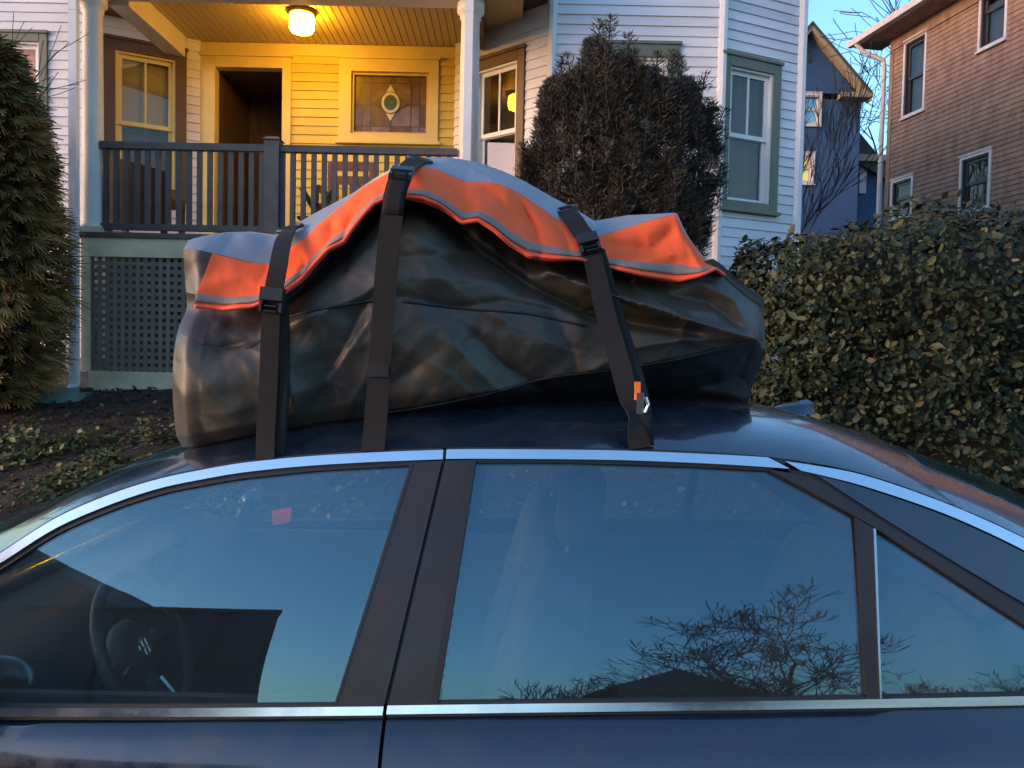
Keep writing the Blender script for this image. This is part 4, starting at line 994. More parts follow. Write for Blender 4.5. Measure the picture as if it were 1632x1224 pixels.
# seam welt
def on_front(px, py, off=.004):
    i = min(range(NS), key=lambda k: abs(stations[k][0] - px)); r = front_rows[i][1:]
    best = min(r, key=lambda p: abs((612 - F * ((p - CAM).dot(UPV) / (p - CAM).dot(_f))) - py)); 
    k = r.index(best); fpy = lambda p: 612 - F * ((p - CAM).dot(UPV) / (p - CAM).dot(_f))
    j = min(len(r) - 1, max(0, k + (1 if fpy(best) > py else -1))); a, b = fpy(best), fpy(r[j])
    t = 0 if abs(b - a) < 1e-6 else max(0, min(1, (py - a) / (b - a))); return best.lerp(r[j], t) + Vector((0, -off, 0))
for pl in ([(610, 658), (700, 644), (790, 625), (870, 603), (1010, 584), (1100, 566), (1188, 542)], [(455, 505), (520, 492), (600, 478)], [(640, 480), (740, 492), (840, 500), (930, 520)]):
    rs = resample(pl, 40); MB().tube([on_front(p[0], p[1], .001) for p in rs], .0035, 6).build('seam', M['skirt'], bag, True)
# straps
def ribbon(pts, wid, th=.0035, twist=None):
    rows = []; bk = []
    for i, p in enumerate(pts):
        d = (pts[min(i + 1, len(pts) - 1)] - pts[max(i - 1, 0)]).normalized()
        tw = twist[i] if twist else 0
        w_ = d.cross(Vector((math.sin(tw), -math.cos(tw), .15))).normalized(); n_ = w_.cross(d).normalized()
        ww = wid[i] if hasattr(wid, '__len__') else wid
        rows.append([p + w_ * ww * k for k in (-.5, -.25, 0, .25, .5)]); bk.append([q + n_ * th for q in rows[-1]])
    return MB().grid(rows, thick=bk)
def smooth_path(pts, n):
    P = [Vector(p) for p in pts]; out = []
    for i in range(n):
        s = (len(P) - 1) * i / (n - 1); k = min(int(s), len(P) - 2); t = s - k
        p0, p1, p2, p3 = P[max(k-1, 0)], P[k], P[k+1], P[min(k+2, len(P)-1)]
        out.append(.5 * ((2*p1) + (p2 - p0)*t + (2*p0 - 5*p1 + 4*p2 - p3)*t*t + (3*p1 - p0 - 3*p2 + p3)*t**3))
    return out
def buckle(c, d, wv, parent, wid=.052, ln=.048):
    """side-release buckle: body, slot bars, prongs"""
    n = wv.cross(d).normalized()
    if n.y > 0: n = -n
    def blk(mb, u0, u1, v0, v1, h0, h1):
        P = lambda u, v, h: c + wv * u + d * v + n * h
        mb.hexa([P(u0, v0, h0), P(u1, v0, h0), P(u1, v1, h0), P(u0, v1, h0), P(u0 + .002, v0 + .002, h1), P(u1 - .002, v0 + .002, h1), P(u1 - .002, v1 - .002, h1), P(u0 + .002, v1 - .002, h1)])
    a = MB(); blk(a, -wid/2, wid/2, -ln/2, ln * .12, .0, .015)
    b = a.build('buckle', M['buckle'], parent)
    a = MB(); blk(a, -wid/2, -wid/2 + .010, ln * .125, ln * .62, .0, .012); blk(a, wid/2 - .010, wid/2, ln * .125, ln * .62, .0, .012)
    for v in (.28, .50): blk(a, -wid/2 + .0105, wid/2 - .0105, ln * v, ln * v + .006, .002, .012)
    a.build('buckle_slot', M['buckle'], parent)
STR = [  # (px, py, depth)
    ([(462, 366, 1.90), (452, 385, 1.80), (443, 430, 1.715), (436, 470, 1.70), (431, 530, 1.70), (428, 620, 1.69), (424, 690, 1.67)], (436, 477), sp(424, 737, .004), .039),
    ([(668, 256, 2.02), (655, 264, 1.93), (640, 282, 1.78), (628, 320, 1.75), (617, 420, 1.735), (607, 560, 1.71), (598, 680, 1.67)], (644, 279), sp(595, 722, .004), .044),
    ([(902, 336, 2.06), (912, 348, 2.0), (925, 368, 1.95), (940, 395, 1.90), (965, 500, 1.84), (985, 570, 1.78), (1003, 640, 1.71), (1012, 680, 1.67)], (939, 390), sp(1020, 716, .004), .045)]
for k, (pl, bk_, endp, wd) in enumerate(STR):
    pts = smooth_path([at(*p) for p in pl] + [endp], 48)
    tw = [0.] * 48; wds = [wd] * 48
    if k == 2:
        for i in range(48):
            g = math.exp(-((i - 39) / 3.0) ** 2); wds[i] = wd * (1 - .45 * g); tw[i] = .5 * g
    if k == 1: wds = [wd * 1.08] * 48
    s_ = ribbon(pts, wds, .0035, tw).build('strap', M['web'], bag, True); s_.data.set_sharp_from_angle(angle=R_(40))
    bi = min(range(2, 46), key=lambda i: abs((612 - F * ((pts[i] - CAM).dot(UPV) / (pts[i] - CAM).dot(_f))) - bk_[1]))
    d = (pts[bi + 1] - pts[bi - 1]).normalized(); wv = d.cross(Vector((0, -1, .15))).normalized()
    buckle(pts[bi] + Vector((0, -.004, 0)), d, wv, s_)
    # free tail of webbing under the buckle
    t0 = bi + 1; t1 = min(47, bi + (30 if k != 1 else 10))
    tail = [pts[i] + Vector((.012 + .012 * math.sin((i - t0) * .12), .010 + .004 * math.sin(i * .3), 0)) if k != 1 else pts[i] + Vector((0, -.004, 0)) for i in range(t0, t1)]
    ribbon(tail, wd * .98, .003).build('strap_tail', M['web'], s_, True)
    # ring and webbing loop at the top
    tp = pts[0]; a = MB(); dd = (pts[0] - pts[3]).normalized(); wv0 = dd.cross(Vector((0, -1, .15))).normalized()
    a.tube([tp + dd * (.012 + .016 * math.sin(2*math.pi*q/24)) + wv0 * (.030 * math.cos(2*math.pi*q/24)) + Vector((0, -.006, 0)) for q in range(25)], .0045, 8, False)
    a.build('strap_ring', M['buckle'], s_, True)
sx_ = on_front(600, 592, .0)
strap2 = [o for o in col.objects if o.name == 'strap.001'][0]
q0 = at(603, 590, 1.694); MB().box((q0.x - .022, q0.y - .004, q0.z - .014), (q0.x + .022, q0.y - .001, q0.z + .014)).build('strap_keeper', M['skirt'], strap2)
strap3 = [o for o in col.objects if o.name == 'strap.002'][0]
q0 = at(1016, 622, 1.70); MB().box((q0.x - .006, q0.y - .004, q0.z - .020), (q0.x + .006, q0.y + .004, q0.z + .018)).build('tag', M['tagm'], strap3)
q0 = at(1022, 645, 1.69); a = MB().box((q0.x - .010, q0.y, q0.z - .02), (q0.x + .006, q0.y + .012, q0.z + .025)); a.tube([(q0.x + .008, q0.y - .003, q0.z + .016), (q0.x + .014, q0.y - .003, q0.z), (q0.x + .008, q0.y - .003, q0.z - .016)], .004, 6); a.build('cam_buckle', M['silver'], strap3)
strap1 = [o for o in col.objects if o.name == 'strap'][0]
q0 = at(438, 665, 1.70); MB().tube([(q0.x, q0.y, q0.z + .03), (q0.x + .006, q0.y, q0.z), (q0.x, q0.y, q0.z - .02)], .005, 6).build('cam_buckle', M['silver'], strap1)

# ------------------------------------------------------------------ vegetation
def leaf_cloud(P, N, U, L, Wd, fold_=.25):
    """kite leaves: P base (n,3), N normal, U axis; -> V (5n,3), faces (4n,3)"""
    S = np.cross(N, U); S /= np.linalg.norm(S, axis=1, keepdims=True) + 1e-9
    L = L[:, None]; Wd = Wd[:, None]
    up = N * L * fold_ * .22
    V = np.stack([P, P + U * L * .30 + S * Wd * .46 + up, P + U * L * .72 + S * Wd * .38 + up, P + U * L, P + U * L * .72 - S * Wd * .38 + up, P + U * L * .30 - S * Wd * .46 + up], 1)
    n = len(P); b = (np.arange(n) * 6)[:, None, None]
    Fc = np.array([[0, 1, 2, 3], [0, 3, 4, 5]])[None] + b
    return V.reshape(-1, 3), Fc.reshape(-1, 4)
def unit(a): return a / (np.linalg.norm(a, axis=1, keepdims=True) + 1e-9)
def nnoise(P, s, o=0): return np.array([noise.noise(Vector((p[0]*s + o, p[1]*s, p[2]*s))) for p in P])

# clipped hedge on the right
hb = thing('hedge', 'large rounded broadleaf hedge on the right beside the white house', 'hedge', (4.2, 6.0, .7))
HC, HS = np.array([4.75, 6.35, 1.52]), np.array([3.05, 1.25, 1.08])
def sup(d, e=.46):
    """surface point of the rounded block along unit direction d"""
    q = np.abs(d / HS); e1, e2 = .62, .30
    r = ((q[:, 0] ** (2 / e1) + q[:, 1] ** (2 / e1)) ** (e1 / e2) + q[:, 2] ** (2 / e2)) ** (-e2 / 2); return d * r[:, None]
n = 150000; dirs = unit(rng.normal(size=(n, 3)) * HS * np.array([1, 1, 1.1]))
Pn = sup(dirs); keep = (Pn[:, 1] < .5) & (Pn[:, 2] > -1.0) & (Pn[:, 0] < 1.9); Pn = Pn[keep]; dirs = dirs[keep]
lump = nnoise(Pn, 1.3, 5) * .15 + nnoise(Pn, 3.4, 2) * .13 + nnoise(Pn, 8, 12) * .04
dep = rng.random(len(Pn)) ** 1.5 * .24
g_ = np.sign(Pn) * np.abs(Pn / HS) ** np.array([2.3, 2.3, 5.5]) / HS; nrm = unit(g_)
P3 = HC + Pn + nrm * (lump - dep + .03)[:, None]
gap = nnoise(P3, 3.3, 40); ok = gap > -.42; P3, nrm, dep, lump = P3[ok], nrm[ok], dep[ok], lump[ok]
N_ = unit(nrm * .7 + rng.normal(size=P3.shape) * .55 + np.array([0, -.1, .35])); U_ = unit(np.cross(N_, rng.normal(size=P3.shape)) + np.array([0, 0, .35]))
U_ = unit(U_ - N_ * (U_ * N_).sum(1, keepdims=True))
L_ = rng.gamma(7, .0064, len(P3)).clip(.018, .09); V, Fc = leaf_cloud(P3, N_, U_, L_, L_ * rng.uniform(.5, .68, len(P3)))
ti = np.clip(rng.normal(.42, .2, len(P3)) + nnoise(P3, 1.1, 90) * .35, 0, .93); ti[rng.random(len(P3)) < .02] = 1.
npmesh('crown', V, Fc, M['hedge'], hb, np.repeat(ti, 2), kind='stuff')
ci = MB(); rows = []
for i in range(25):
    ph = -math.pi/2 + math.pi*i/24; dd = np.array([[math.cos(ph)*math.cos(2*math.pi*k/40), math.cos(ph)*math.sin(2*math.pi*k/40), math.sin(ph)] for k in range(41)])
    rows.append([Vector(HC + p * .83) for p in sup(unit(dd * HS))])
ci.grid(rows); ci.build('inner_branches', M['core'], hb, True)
a = MB()
for k in range(14):
    x = 2.7 + k * .32; a.tube([(x, 5.9 + .3 * random.random(), .45), (x + random.uniform(-.2, .2), 5.6, 1.4), (x + random.uniform(-.3, .3), 5.5, 2.2)], [.03, .02, .01], 6)
a.build('stems', M['bark'], hb)

# yew in front of the bay
yw = at(990, 300, 7.0); YB = Vector((yw.x, 7.0, ground_z(yw.x, 7.0)))
ye = thing('yew_shrub', 'tall dark upright yew shrub in front of the bay window', 'shrub', YB)
NV = []; NF_ = []; NT = []; stem = MB()
top_tab = [(820, 225), (850, 235), (866, 130), (885, 112), (905, 115), (922, 98), (940, 55), (955, 60), (968, 100), (985, 78), (1000, 110), (1020, 105), (1040, 112), (1060, 118), (1085, 128), (1100, 112), (1115, 165), (1130, 170), (1140, 235), (1145, 260)]
shoots = []
for k in range(900):
    pxs = random.uniform(838, 1130); yy = YB.y + random.uniform(-.75, .55) * math.sqrt(max(.05, 1 - ((pxs - 985) / 165) ** 2))
    ytop = tab(top_tab, pxs)
    r = random.random()
    py = ytop + 8 if r < .22 else random.uniform(ytop + 10, 440)
    tip = at(pxs, py, yy)
    if py > 300: tip.x = lerp(tip.x, YB.x, .25 * (py - 300) / 140)
    front = (py - ytop) > 25
    if front: tip.y = YB.y - .72 * math.sqrt(max(.02, 1 - ((pxs - 985) / 168) ** 2)) * random.uniform(.75, 1.05)
    shoots.append((tip, random.uniform(.13, .30) if front else random.uniform(.2, .36), front))
for s in range(16):
    pxs = random.uniform(823, 858); tip = at(pxs, random.uniform(222, 290), 6.6); shoots.append((tip, .3, False))
for tip, ln, front in shoots:
    out = Vector((tip.x - YB.x, tip.y - YB.y, 0)) * .28; axis = (Vector((0, 0, 1)) + out + Vector((random.uniform(-.16, .16), random.uniform(-.16, .16), 0))).normalized()
    bs = tip - axis * ln; stem.tube([bs, tip], [.007, .003], 4, False)
    m_ = int(250 * ln / .35); t = rng.random(m_); ang = rng.random(m_) * 2 * np.pi
    A = np.array(axis); e1_ = np.array(axis.orthogonal().normalized()); e2_ = np.cross(A, e1_)
    rad = (np.cos(ang)[:, None] * e1_ + np.sin(ang)[:, None] * e2_)
    env = .3 + .7 * np.sin(np.pi * np.clip(.15 + t * .75, 0, 1))
    p0 = np.array(bs) + A * (t * ln)[:, None]; dr_ = unit(rad + A * rng.uniform(.4, 1.1, m_)[:, None])
    p0 = p0 + rad * (env * rng.uniform(.0, .062, m_))[:, None]
    le = rng.uniform(.028, .05, m_) * (.7 + .3 * env); sdv = unit(np.cross(dr_, rng.normal(size=(m_, 3)))) * .0042
    v = np.stack([p0 - sdv, p0 + sdv, p0 + dr_ * le[:, None] + sdv * .3, p0 + dr_ * le[:, None] - sdv * .3], 1)
    o = sum(len(x) for x in NV) if False else None
    NV.append(v.reshape(-1, 3)); b_ = random.random()
    low = max(0, min(1, (3.6 - tip.z) / 1.8)); NT.append(np.clip(rng.normal(.22 + .34 * low * b_ + .22 * b_, .12, m_), 0, 1))
V = np.concatenate(NV); Fc = np.arange(len(V), dtype=np.int32).reshape(-1, 4)
npmesh('crown', V, Fc, M['yew'], ye, np.concatenate(NT), kind='stuff')
for k in range(9):
    a_ = 2*math.pi*k/9; stem.tube([YB + Vector((.06*math.cos(a_), .06*math.sin(a_), -.05)), YB + Vector((.3*math.cos(a_), .3*math.sin(a_), 1.0)), YB + Vector((.5*math.cos(a_), .45*math.sin(a_), 2.1))], [.05, .035, .012], 6)
stem.build('stems', M['bark'], ye)
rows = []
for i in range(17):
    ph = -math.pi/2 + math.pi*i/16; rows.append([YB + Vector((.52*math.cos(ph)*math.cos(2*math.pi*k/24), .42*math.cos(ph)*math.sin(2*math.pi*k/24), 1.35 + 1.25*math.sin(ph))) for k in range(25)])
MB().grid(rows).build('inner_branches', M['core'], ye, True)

# arborvitae on the left
av = at(-22, 400, 6.9); AB = Vector((av.x, 6.9, ground_z(av.x, 6.9)))
ar = thing('arborvitae_tree', 'bushy brown green arborvitae against the left bay', 'tree', AB)
prof = [(0, .30), (.05, .45), (.25, .54), (.5, .50), (.62, .44), (.8, .36), (.93, .24), (1.0, .10)]
AH = at(20, 85, 6.9).z - AB.z
VV = []; TT = []; nb = 0
n = 5200
for k in range(n):
    t = random.random() ** .85; a_ = random.uniform(0, 2*math.pi); rr = tab(prof, t) * (1 + .30 * noise.noise(Vector((math.cos(a_)*1.6, math.sin(a_)*1.6, t*6)))) * (1 - random.random() ** 2.5 * .5)
    c_ = np.array([AB.x + rr*math.cos(a_), AB.y + rr*math.sin(a_), AB.z + .12 + t*AH])
    outv = np.array([math.cos(a_), math.sin(a_), random.uniform(-.7, .35)]); outv /= np.linalg.norm(outv)
    pn = np.cross(outv, rng.normal(size=3)); pn /= np.linalg.norm(pn); sdv = np.cross(pn, outv)
    ln = random.uniform(.08, .17)
    base_t = .38 + .5 * noise.noise(Vector((c_[0]*2.2, c_[1]*2.2, c_[2]*2.2))) + (1 - t) * .18
    for q in range(7):
        f = (q - 3) / 3; d = outv * (1 - .35*abs(f)) + sdv * f * .75; d /= np.linalg.norm(d)
        p0 = c_ + outv * ln * .12 * (3 - abs(q - 3)); p1 = p0 + d * ln * (1 - .4*abs(f)) + np.array([0, 0, -.02]) ; wv = np.cross(d, pn) * .008
        VV.append([p0 - wv, p0 + wv, p1 + wv*.5, p1 - wv*.5]); TT.append(min(1, max(0, base_t + random.gauss(0, .15))))
V = np.array(VV).reshape(-1, 3); npmesh('crown', V, np.arange(len(V), dtype=np.int32).reshape(-1, 4), M['arb'], ar, np.array(TT), kind='stuff')
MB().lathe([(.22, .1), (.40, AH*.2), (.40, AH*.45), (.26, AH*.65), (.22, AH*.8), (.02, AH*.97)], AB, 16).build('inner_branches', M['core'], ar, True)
MB().tube([AB + Vector((0, 0, -.1)), AB + Vector((0, 0, AH*.9))], [.08, .02], 8).build('trunk', M['bark'], ar, True)

# bare trees
def bare_tree(name, label, base, height, seed, spread=.5, levels=5, r0=None, lean=(0, 0), group=None, twig=.004, trunk_frac=.28, gravity=.0, nsub=(3, 4)):
    rnd = random.Random(seed); base = Vector(base); t = thing(name, label, 'tree', base, group)
    r0 = r0 or height * .022; tr = MB(); cr = MB()
    def br(p, d, ln, r, lv):
        pts = [p]; rs = [r]; q = p.copy(); dd = d.copy(); ns = 5 if lv > 1 else 4
        for i in range(ns):
            dd = (dd + Vector((rnd.uniform(-1, 1), rnd.uniform(-1, 1), rnd.uniform(-.6, .9) - gravity)) * .115).normalized(); q = q + dd * ln / ns
            pts.append(q.copy()); rs.append(max(twig, r * (1 - .45 * (i + 1) / ns)))
        (tr if lv == levels else cr).tube(pts, rs, 7 if lv >= levels - 1 else (5 if lv > 1 else 3), False)
        if lv == 0: return
        k = rnd.randint(*nsub) + (1 if lv == levels else 0)
        for i in range(k):
            s = 1 if i == 0 else rnd.uniform(.35, 1.0); j = min(ns, max(1, int(round(s * ns)))); a_ = rnd.uniform(0, 2*math.pi)
            o = dd.orthogonal().normalized(); o2 = dd.cross(o); nd = (dd * (1 if i else 1.4) + (o * math.cos(a_) + o2 * math.sin(a_)) * rnd.uniform(.6, 1.25) * spread * 1.4 + Vector((0, 0, .12 - gravity))).normalized()
            br(pts[j], nd, ln * rnd.uniform(.58, .82), max(twig, rs[j] * rnd.uniform(.5, .75)), lv - 1)
    br(base + Vector((0, 0, -.1)), Vector((lean[0], lean[1], 1)).normalized(), height * trunk_frac, r0, levels)
    tr.build('trunk', M['bark'], t, True); cr.build('crown', M['bark'], t, True)
    return t
bare_tree('bare_tree', 'slender bare tree in front of the slate blue house', (at(1266, 300, 17).x, 17, 1.3), 6.6, 12, .30, 5, .05, trunk_frac=.36, twig=.007)
bare_tree('bare_tree', 'tall bare tree behind the brown house, twigs against the sky', (14.5, 27, 1.3), 19, 5, .62, 5, .22, lean=(-.12, 0), twig=.012)
bare_tree('bare_tree', 'bare twiggy tree at the far left above the evergreen', (-5.25, 6.5, ground_z(-5.25, 6.5)), 5.8, 23, .42, 5, .04, lean=(-.02, 0), twig=.0035)
# ground cover and dead leaves on the bank
n = 7000; gx = rng.normal(-2.8, .9, n); gy = rng.normal(5.85, .42, n); ok = (gy > 5.3) & (gy < 7.0); gx, gy = gx[ok], gy[ok]
cl = nnoise(np.stack([gx, gy, gx*0], 1), 2.2, 3); ok = cl > -.05; gx, gy = gx[ok], gy[ok]
P3 = np.stack([gx, gy, [ground_z(x, y) for x, y in zip(gx, gy)]], 1); P3[:, 2] += rng.uniform(.0, .10, len(P3))
N_ = unit(rng.normal(size=P3.shape) * .5 + np.array([0, -.3, 1])); U_ = unit(np.cross(N_, rng.normal(size=P3.shape))); L_ = rng.uniform(.03, .07, len(P3))
V, Fc = leaf_cloud(P3, N_, U_, L_, L_ * .6); npmesh('ground_cover', V, Fc, M['cover'], None, np.repeat(np.clip(rng.normal(.45, .25, len(P3)), 0, 1), 2), kind='stuff', label='low green ground cover on the bank left of the car')
n = 9000; gx = rng.uniform(-6.5, 7, n); gy = rng.uniform(5.2, 7.65, n)
P3 = np.stack([gx, gy, [ground_z(x, y) for x, y in zip(gx, gy)]], 1); P3[:, 2] += rng.uniform(.004, .02, n)
N_ = unit(rng.normal(size=P3.shape) * .35 + np.array([0, -.2, 1])); U_ = unit(np.cross(N_, rng.normal(size=P3.shape))); L_ = rng.uniform(.025, .07, n)
V, Fc = leaf_cloud(P3, N_, U_, L_, L_ * .6); npmesh('leaf_litter', V, Fc, M['litter'], None, np.repeat(np.clip(rng.beta(1.2, 3, n), 0, 1), 2), kind='stuff', label='scattered dead leaves on the dark mulch')

# ------------------------------------------------------------------ slate blue gable house
D = 26.0; P_ = lambda px, py: at(px, py, D)
bh = thing('blue_house', 'slate blue gabled house between the white and the brown house', 'house', (P_(1290, 200).x, D, 1.3))
ap, er, el_ = P_(1288, 46), P_(1382, 157), P_(1194, 157)
xr, xl = P_(1371, 200).x, P_(1205, 200).x
B_ = Wall(xl, D, xr, D)
w_h = lambda a, b, c, d: (a - xl, b - xl, c, d)
wins = [(P_(1278, 148), P_(1308, 201), 'litblue', 'lit blue gable window'), (P_(1263, 243), P_(1297, 294), 'litwin', 'lit yellow window')]
holes = [w_h(p.x, q.x, q.z, p.z) for p, q, _, _ in wins]
zs0 = er.z - .05
us = sorted({0, xr - xl, *[h_[0] for h_ in holes], *[h_[1] for h_ in holes]}); zz = sorted({1.0, zs0, *[h_[2] for h_ in holes], *[h_[3] for h_ in holes]})
bk = MB()
for a, b in zip(us, us[1:]):
    for c, d in zip(zz, zz[1:]):
        if not any(h_[0] < (a+b)/2 < h_[1] and h_[2] < (c+d)/2 < h_[3] for h_ in holes): B_.slab(bk, a, b, c, d, -.2, 0)
wl = bk.build('wall', M['bluehouse'], bh)
a = MB(); a.add([(xl, D, zs0), (xr, D, zs0), (ap.x, D, ap.z - .1), (xl, D + .2, zs0), (xr, D + .2, zs0), (ap.x, D + .2, ap.z - .1)], [(0, 1, 2), (5, 4, 3), (0, 2, 5, 3), (1, 4, 5, 2)]); a.build('gable', M['bluehouse'], bh)
MB().box((xl, D + .25, 1), (xr, D + 9, zs0)).build('house_core', M['bluehouse'], bh)
for s, e in ((1, er), (-1, el_)):
    a = MB(); p, q = Vector((ap.x, D, ap.z)), Vector((e.x, D, e.z)); dn = Vector((0, 0, -.17))
    a.hexa([p + dn + Vector((0, -.35, 0)), q + dn + Vector((0, -.35, 0)), q + dn + Vector((0, 0, 0)), p + dn, p + Vector((0, -.35, 0)), q + Vector((0, -.35, 0)), q, p]); a.build('rake_board', M['rake'], bh)
    a = MB(); u_ = Vector((0, 0, .10)); a.hexa([p + Vector((0, -.4, .001)), q + Vector((0, -.4, .001)), q + Vector((0, 9, 0)), p + Vector((0, 9, 0)), p + u_ + Vector((0, -.4, 0)), q + u_ + Vector((0, -.4, 0)), q + u_ + Vector((0, 9, 0)), p + u_ + Vector((0, 9, 0))]); a.build('roof', M['roofing'], bh)
p, q = P_(1334, 150), P_(1383, 161); MB().box((p.x, D - .4, q.z), (q.x, D + .1, p.z - .05)).build('eave_return', M['rake'], bh)
for p, q, m_, lb in wins:
    window(B_, p.x - xl, q.x - xl, q.z, p.z, .09, M['palesash'], M['palesash'], M[m_], muntin=False, parent=bh, depth=.14, frame_w=.06, label=lb)
p, q = P_(1364, 188), P_(1400, 330)
MB().box((xr + .001, D + 1.2, 1), (q.x + 1, D + 6, p.z - 1.0)).build('side_wing', M['bluehouse'], bh)
a = MB(); z_ = p.z; a.hexa([(xr + .01, D + .9, z_ - 1.0), (q.x + 1.2, D + .9, z_ - 2.0), (q.x + 1.2, D + 6, z_ - 2.0), (xr + .01, D + 6, z_ - 1.0), (xr + .01, D + .9, z_ + .2), (q.x + 1.2, D + .9, z_ - 1.9), (q.x + 1.2, D + 6, z_ - 1.9), (xr + .01, D + 6, z_ + .2)]); a.build('wing_roof', M['roofing'], bh)
p, q = P_(1362, 235), P_(1400, 247); MB().box((p.x, D + .8, q.z), (q.x + 1, D + 1.15, p.z)).build('wing_fascia', M['rake'], bh)
p, q = at(1364, 257, D + 1.1), at(1373, 308, D + 1.1); MB().box((p.x + .15, D + 1.1, q.z), (q.x + .15, D + 1.19, p.z)).build('wing_window', M['palesash'], bh)
q = P_(1283, 84); MB().box((q.x - .2, D - .03, q.z - .3), (q.x + .2, D - .001, q.z + .3)).build('gable_vent', M['darksash'], bh)

# ------------------------------------------------------------------ brown shingle house
SC = 1.15; YA, YE = 17.2, 8.5; lx = lambda y: 9.38 * SC - .17 * y
BW = Wall(lx(YA), YA, lx(YE), YE)     # from the far corner towards the street
br = thing('brown_house', 'brown shingled two-storey house at the right edge', 'house', (lx(13), 13, 1.3))
ez = BW.z(1400, 80)
EXS = .092; zt_b = ez + .1
def bwin(x0, y0, x1, y1, xm): return (BW.u(x0, 150), BW.u(x1, 150), BW.z(xm, y1), BW.z(xm, y0))
bw = [bwin(1440, 60, 1476, 182, 1458), bwin(1557, -45, 1602, 74, 1580), bwin(1537, 243, 1587, 334, 1562), bwin(1428, 282, 1463, 345, 1445)]
bw = [(min(a, b), max(a, b), min(c, d), max(c, d)) for a, b, c, d in bw]
us = sorted({0, BW.len, *[h_[0] for h_ in bw], *[h_[1] for h_ in bw]}); zz = sorted({.8, zt_b, *[h_[2] for h_ in bw], *[h_[3] for h_ in bw]})
bk = MB()
for a, b in zip(us, us[1:]):
    for c, d in zip(zz, zz[1:]):
        if not any(h_[0] < (a+b)/2 < h_[1] and h_[2] < (c+d)/2 < h_[3] for h_ in bw): BW.slab(bk, a, b, c, d, -.2, 0)
wl = bk.build('wall', M['shingle'], br)
z = .85; rr_ = random.Random(3); extra = MB()
while z < zt_b - .05:
    segs = [(0.0, BW.len)]
    for h_ in bw:
        if h_[2] - .03 < z + EXS*.5 < h_[3] + .03:
            segs = [s for a, b in segs for s in ((a, min(b, h_[0])), (max(a, h_[1]), b)) if s[1] - s[0] > .02]
    for a, b in segs:
        mbc = MB(); u = a
        while u < b - .01:
            w_ = rr_.uniform(.09, .19); v = min(u + w_, b); j = rr_.uniform(-.003, .003); dz = rr_.uniform(-.0025, .0025)
            mbc.hexa([BW.p(u + .0008, z + dz, .026 + j), BW.p(v - .0008, z + dz, .026 + j), BW.p(v - .0008, z + dz, .001), BW.p(u + .0008, z + dz, .001), BW.p(u + .0008, z + EXS + .02, .009 + j*.3), BW.p(v - .0008, z + EXS + .02, .009 + j*.3), BW.p(v - .0008, z + EXS + .02, .001), BW.p(u + .0008, z + EXS + .02, .001)])
            u = v
        mbc.build('shingle_course', M['shingle'], wl)
    z += EXS
for h_, lb in zip(bw, ('upper shingled house window beside the downspout', 'topmost shingled house window', 'lower right shingled house window', 'low shingled house window above the hedge')):
    window(BW, *h_, .055, M['palesash'], M['darksash'], M['darkroom'], muntin=False, parent=br, depth=.16, frame_w=.06, label=lb)
BW.slab(MB(), -.02, .1, .8, zt_b, .001, .035).build('corner_board', M['shingle'], br)
MB().hexa([BW.p(0, .8, -8), BW.p(BW.len, .8, -8), BW.p(BW.len, .8, -.22), BW.p(0, .8, -.22), BW.p(0, zt_b, -8), BW.p(BW.len, zt_b, -8), BW.p(BW.len, zt_b, -.22), BW.p(0, zt_b, -.22)]).build('house_core', M['shingle'], br)
OV = .55
MB().hexa([BW.p(-OV, ez + .02, OV), BW.p(BW.len + OV, ez + .02, OV), BW.p(BW.len + OV, ez + .02, -.1), BW.p(-OV, ez + .02, -.1), BW.p(-OV, ez + .08, OV), BW.p(BW.len + OV, ez + .08, OV), BW.p(BW.len + OV, ez + .08, -.1), BW.p(-OV, ez + .08, -.1)]).build('soffit', M['shingle'], br)
MB().hexa([BW.p(-OV - .08, ez + .04, OV + .10), BW.p(BW.len + OV, ez + .04, OV + .10), BW.p(BW.len + OV, ez + .04, OV + .002), BW.p(-OV - .08, ez + .04, OV + .002), BW.p(-OV - .1, ez + .16, OV + .12), BW.p(BW.len + OV, ez + .16, OV + .12), BW.p(BW.len + OV, ez + .16, OV + .002), BW.p(-OV - .1, ez + .16, OV + .002)]).build('gutter', M['palesash'], br)
BW.slab(MB(), 0, BW.len, ez - .22, ez + .019, .03, .05).build('frieze_board', M['shingle'], br)
MB().hexa([BW.p(-OV, ez + .081, OV), BW.p(BW.len + OV, ez + .081, OV), BW.p(BW.len + OV, ez + 3.2, -4), BW.p(-OV + 3, ez + 3.2, -4), BW.p(-OV, ez + .2, OV), BW.p(BW.len + OV, ez + .2, OV), BW.p(BW.len + OV, ez + 3.4, -4), BW.p(-OV + 3, ez + 3.4, -4)]).build('roof', M['roofing'], br)
ud = BW.u(1411, 200)
a = MB(); a.tube([BW.p(ud - .25, ez + .05, OV + .05), BW.p(ud - .2, ez - .12, OV - .1), BW.p(ud, ez - .35, .10), BW.p(ud, ez - .5, .08), BW.p(ud, 1.0, .08)], .05, 8); a.build('downspout', M['palesash'], br)
# overhead cable between the two houses
c0, c1 = BW.p(.05, ez - .25, .06), P_(1345, 112)
t = thing('overhead_cable', 'thin dark cable strung across the sky between the houses', 'cable', c0)
MB().tube([c0.lerp(c1, k / 12) + Vector((0, 0, -.25 * math.sin(math.pi * k / 12))) for k in range(13)], .012, 5).build('cable', M['wire'], t)

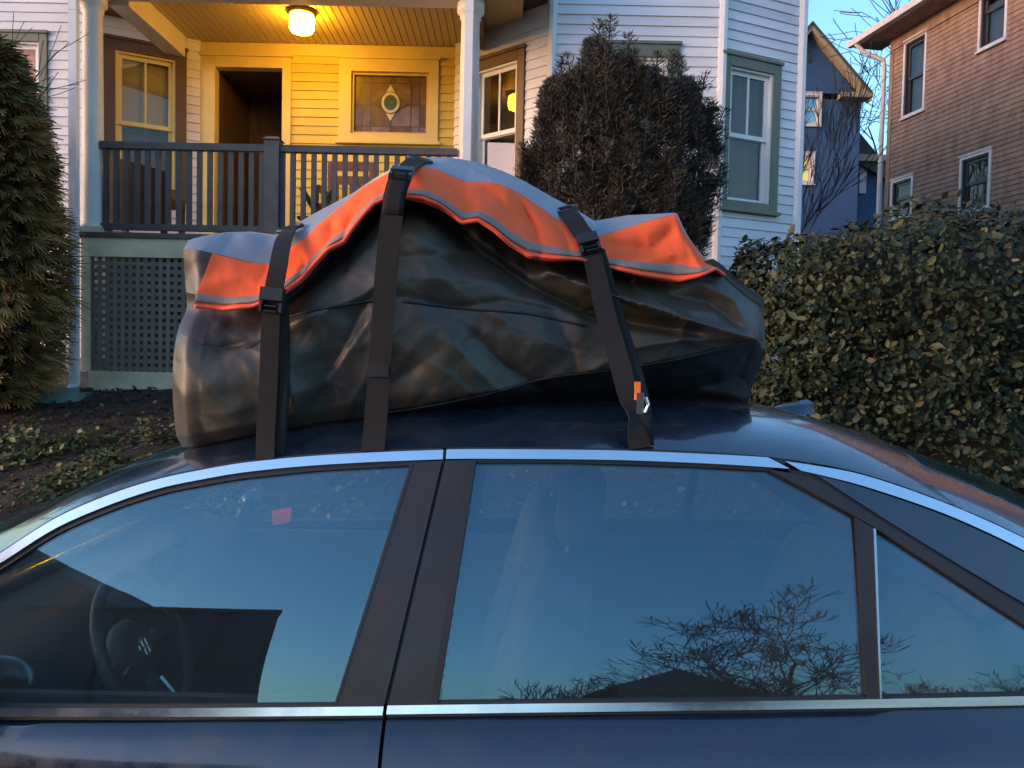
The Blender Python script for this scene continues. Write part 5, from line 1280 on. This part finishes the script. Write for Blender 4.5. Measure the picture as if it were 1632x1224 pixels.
# ------------------------------------------------------------------ across the street (seen mirrored in the car)
def opp_house(label, x0, x1, y, zt, roof, m, seed):
    t = thing('opposite_house', label, 'house', ((x0 + x1) / 2, y - 4, .1), 'houses across the street')
    sk = (x1 + .5) * .62 if roof == 0 else 0
    MB().hexa([(x0, y - 8, .1), (x1 + sk, y - 8, .1), (x1, y, .1), (x0, y, .1), (x0, y - 8, zt), (x1 + sk, y - 8, zt), (x1, y, zt), (x0, y, zt)][::-1]).build('wall', M[m], t)
    a = MB()
    if roof > 0: xm = (x0 + x1) / 2; a.add([(x0 - .3, y + .4, zt), (x1 + .3, y + .4, zt), (xm, y + .4, zt + roof), (x0 - .3, y - 8.4, zt), (x1 + .3, y - 8.4, zt), (xm, y - 8.4, zt + roof)], [(0, 1, 2), (5, 4, 3), (0, 2, 5, 3), (1, 4, 5, 2), (0, 3, 4, 1)])
    else: a.hexa([(x0 - .1, y - 8, zt + .001), (x1 + sk, y - 8, zt + .001), (x1 + .1, y + .15, zt + .001), (x0 - .1, y + .15, zt + .001), (x0 - .1, y - 8, zt + .2), (x1 + sk, y - 8, zt + .2), (x1 + .1, y + .15, zt + .2), (x0 - .1, y + .15, zt + .2)][::-1])
    a.build('roof', M['roofing'], t)
    for i in range(3):
        for z in (1.4, 4.2):
            if z + 1.5 < zt:
                x = lerp(x0, x1, (i + .5) / 3); f = MB().box((x - .5, y + .001, z), (x + .5, y + .05, z + 1.5)).build('window', M['oppwall'], t)
                MB().box((x - .42, y + .051, z + .08), (x + .42, y + .06, z + 1.42)).build('pane', M['darksash'], f)
opp_house('dark flat-roofed house across the street, mirrored in the front window', -9.6, -5.6, -14.5, 7.0, 0, 'oppwall', 1)
opp_house('dark gabled house across the street, left of the flat-roofed one', -19, -9.8, -14.5, 7.0, 4.5, 'oppwall', 2)
opp_house('low brick house across the street, mirrored in the rear window', 2.5, 7.0, -17, 3.4, 1.6, 'oppwarm', 3)
for x, y, h_, sd_, tf, lb in ((5.8, -11.2, 9.2, 31, .27, 'broad bare tree across the street, tallest in the mirror image'), (5.6, -20, 9.5, 37, .26, 'bare tree across the street behind the brick house'), (12.5, -15, 8.0, 41, .26, 'bare tree across the street, farthest right in the mirror image'), (2.6, -21, 8.0, 47, .24, 'low bare tree across the street, leftmost in the mirror image'), (8.6, -19, 9.5, 53, .26, 'bare tree across the street, farthest back beside the brick house')):
    bare_tree('bare_tree', lb, (x, y, .1), h_, sd_, .78, 6, None, group='bare trees across the street', twig=.011, trunk_frac=tf * .92, nsub=(2, 4))
for k, (x, y, h_) in enumerate(((1.0, -24, 8.0), (3.8, -25, 9.0), (7.2, -24, 9.5), (10.5, -23, 9.0), (13.8, -22, 8.5), (17.0, -20, 8.5))):
    bare_tree('bare_tree', '%s bare tree from the left in the mirrored back row' % ('first', 'second', 'third', 'fourth', 'fifth', 'last')[k], (x, y, .1), h_, 60 + k, .85, 5, None, group='back row of bare trees across the street', twig=.018, trunk_frac=.24, nsub=(3, 4))
print('boards', board_n[0])
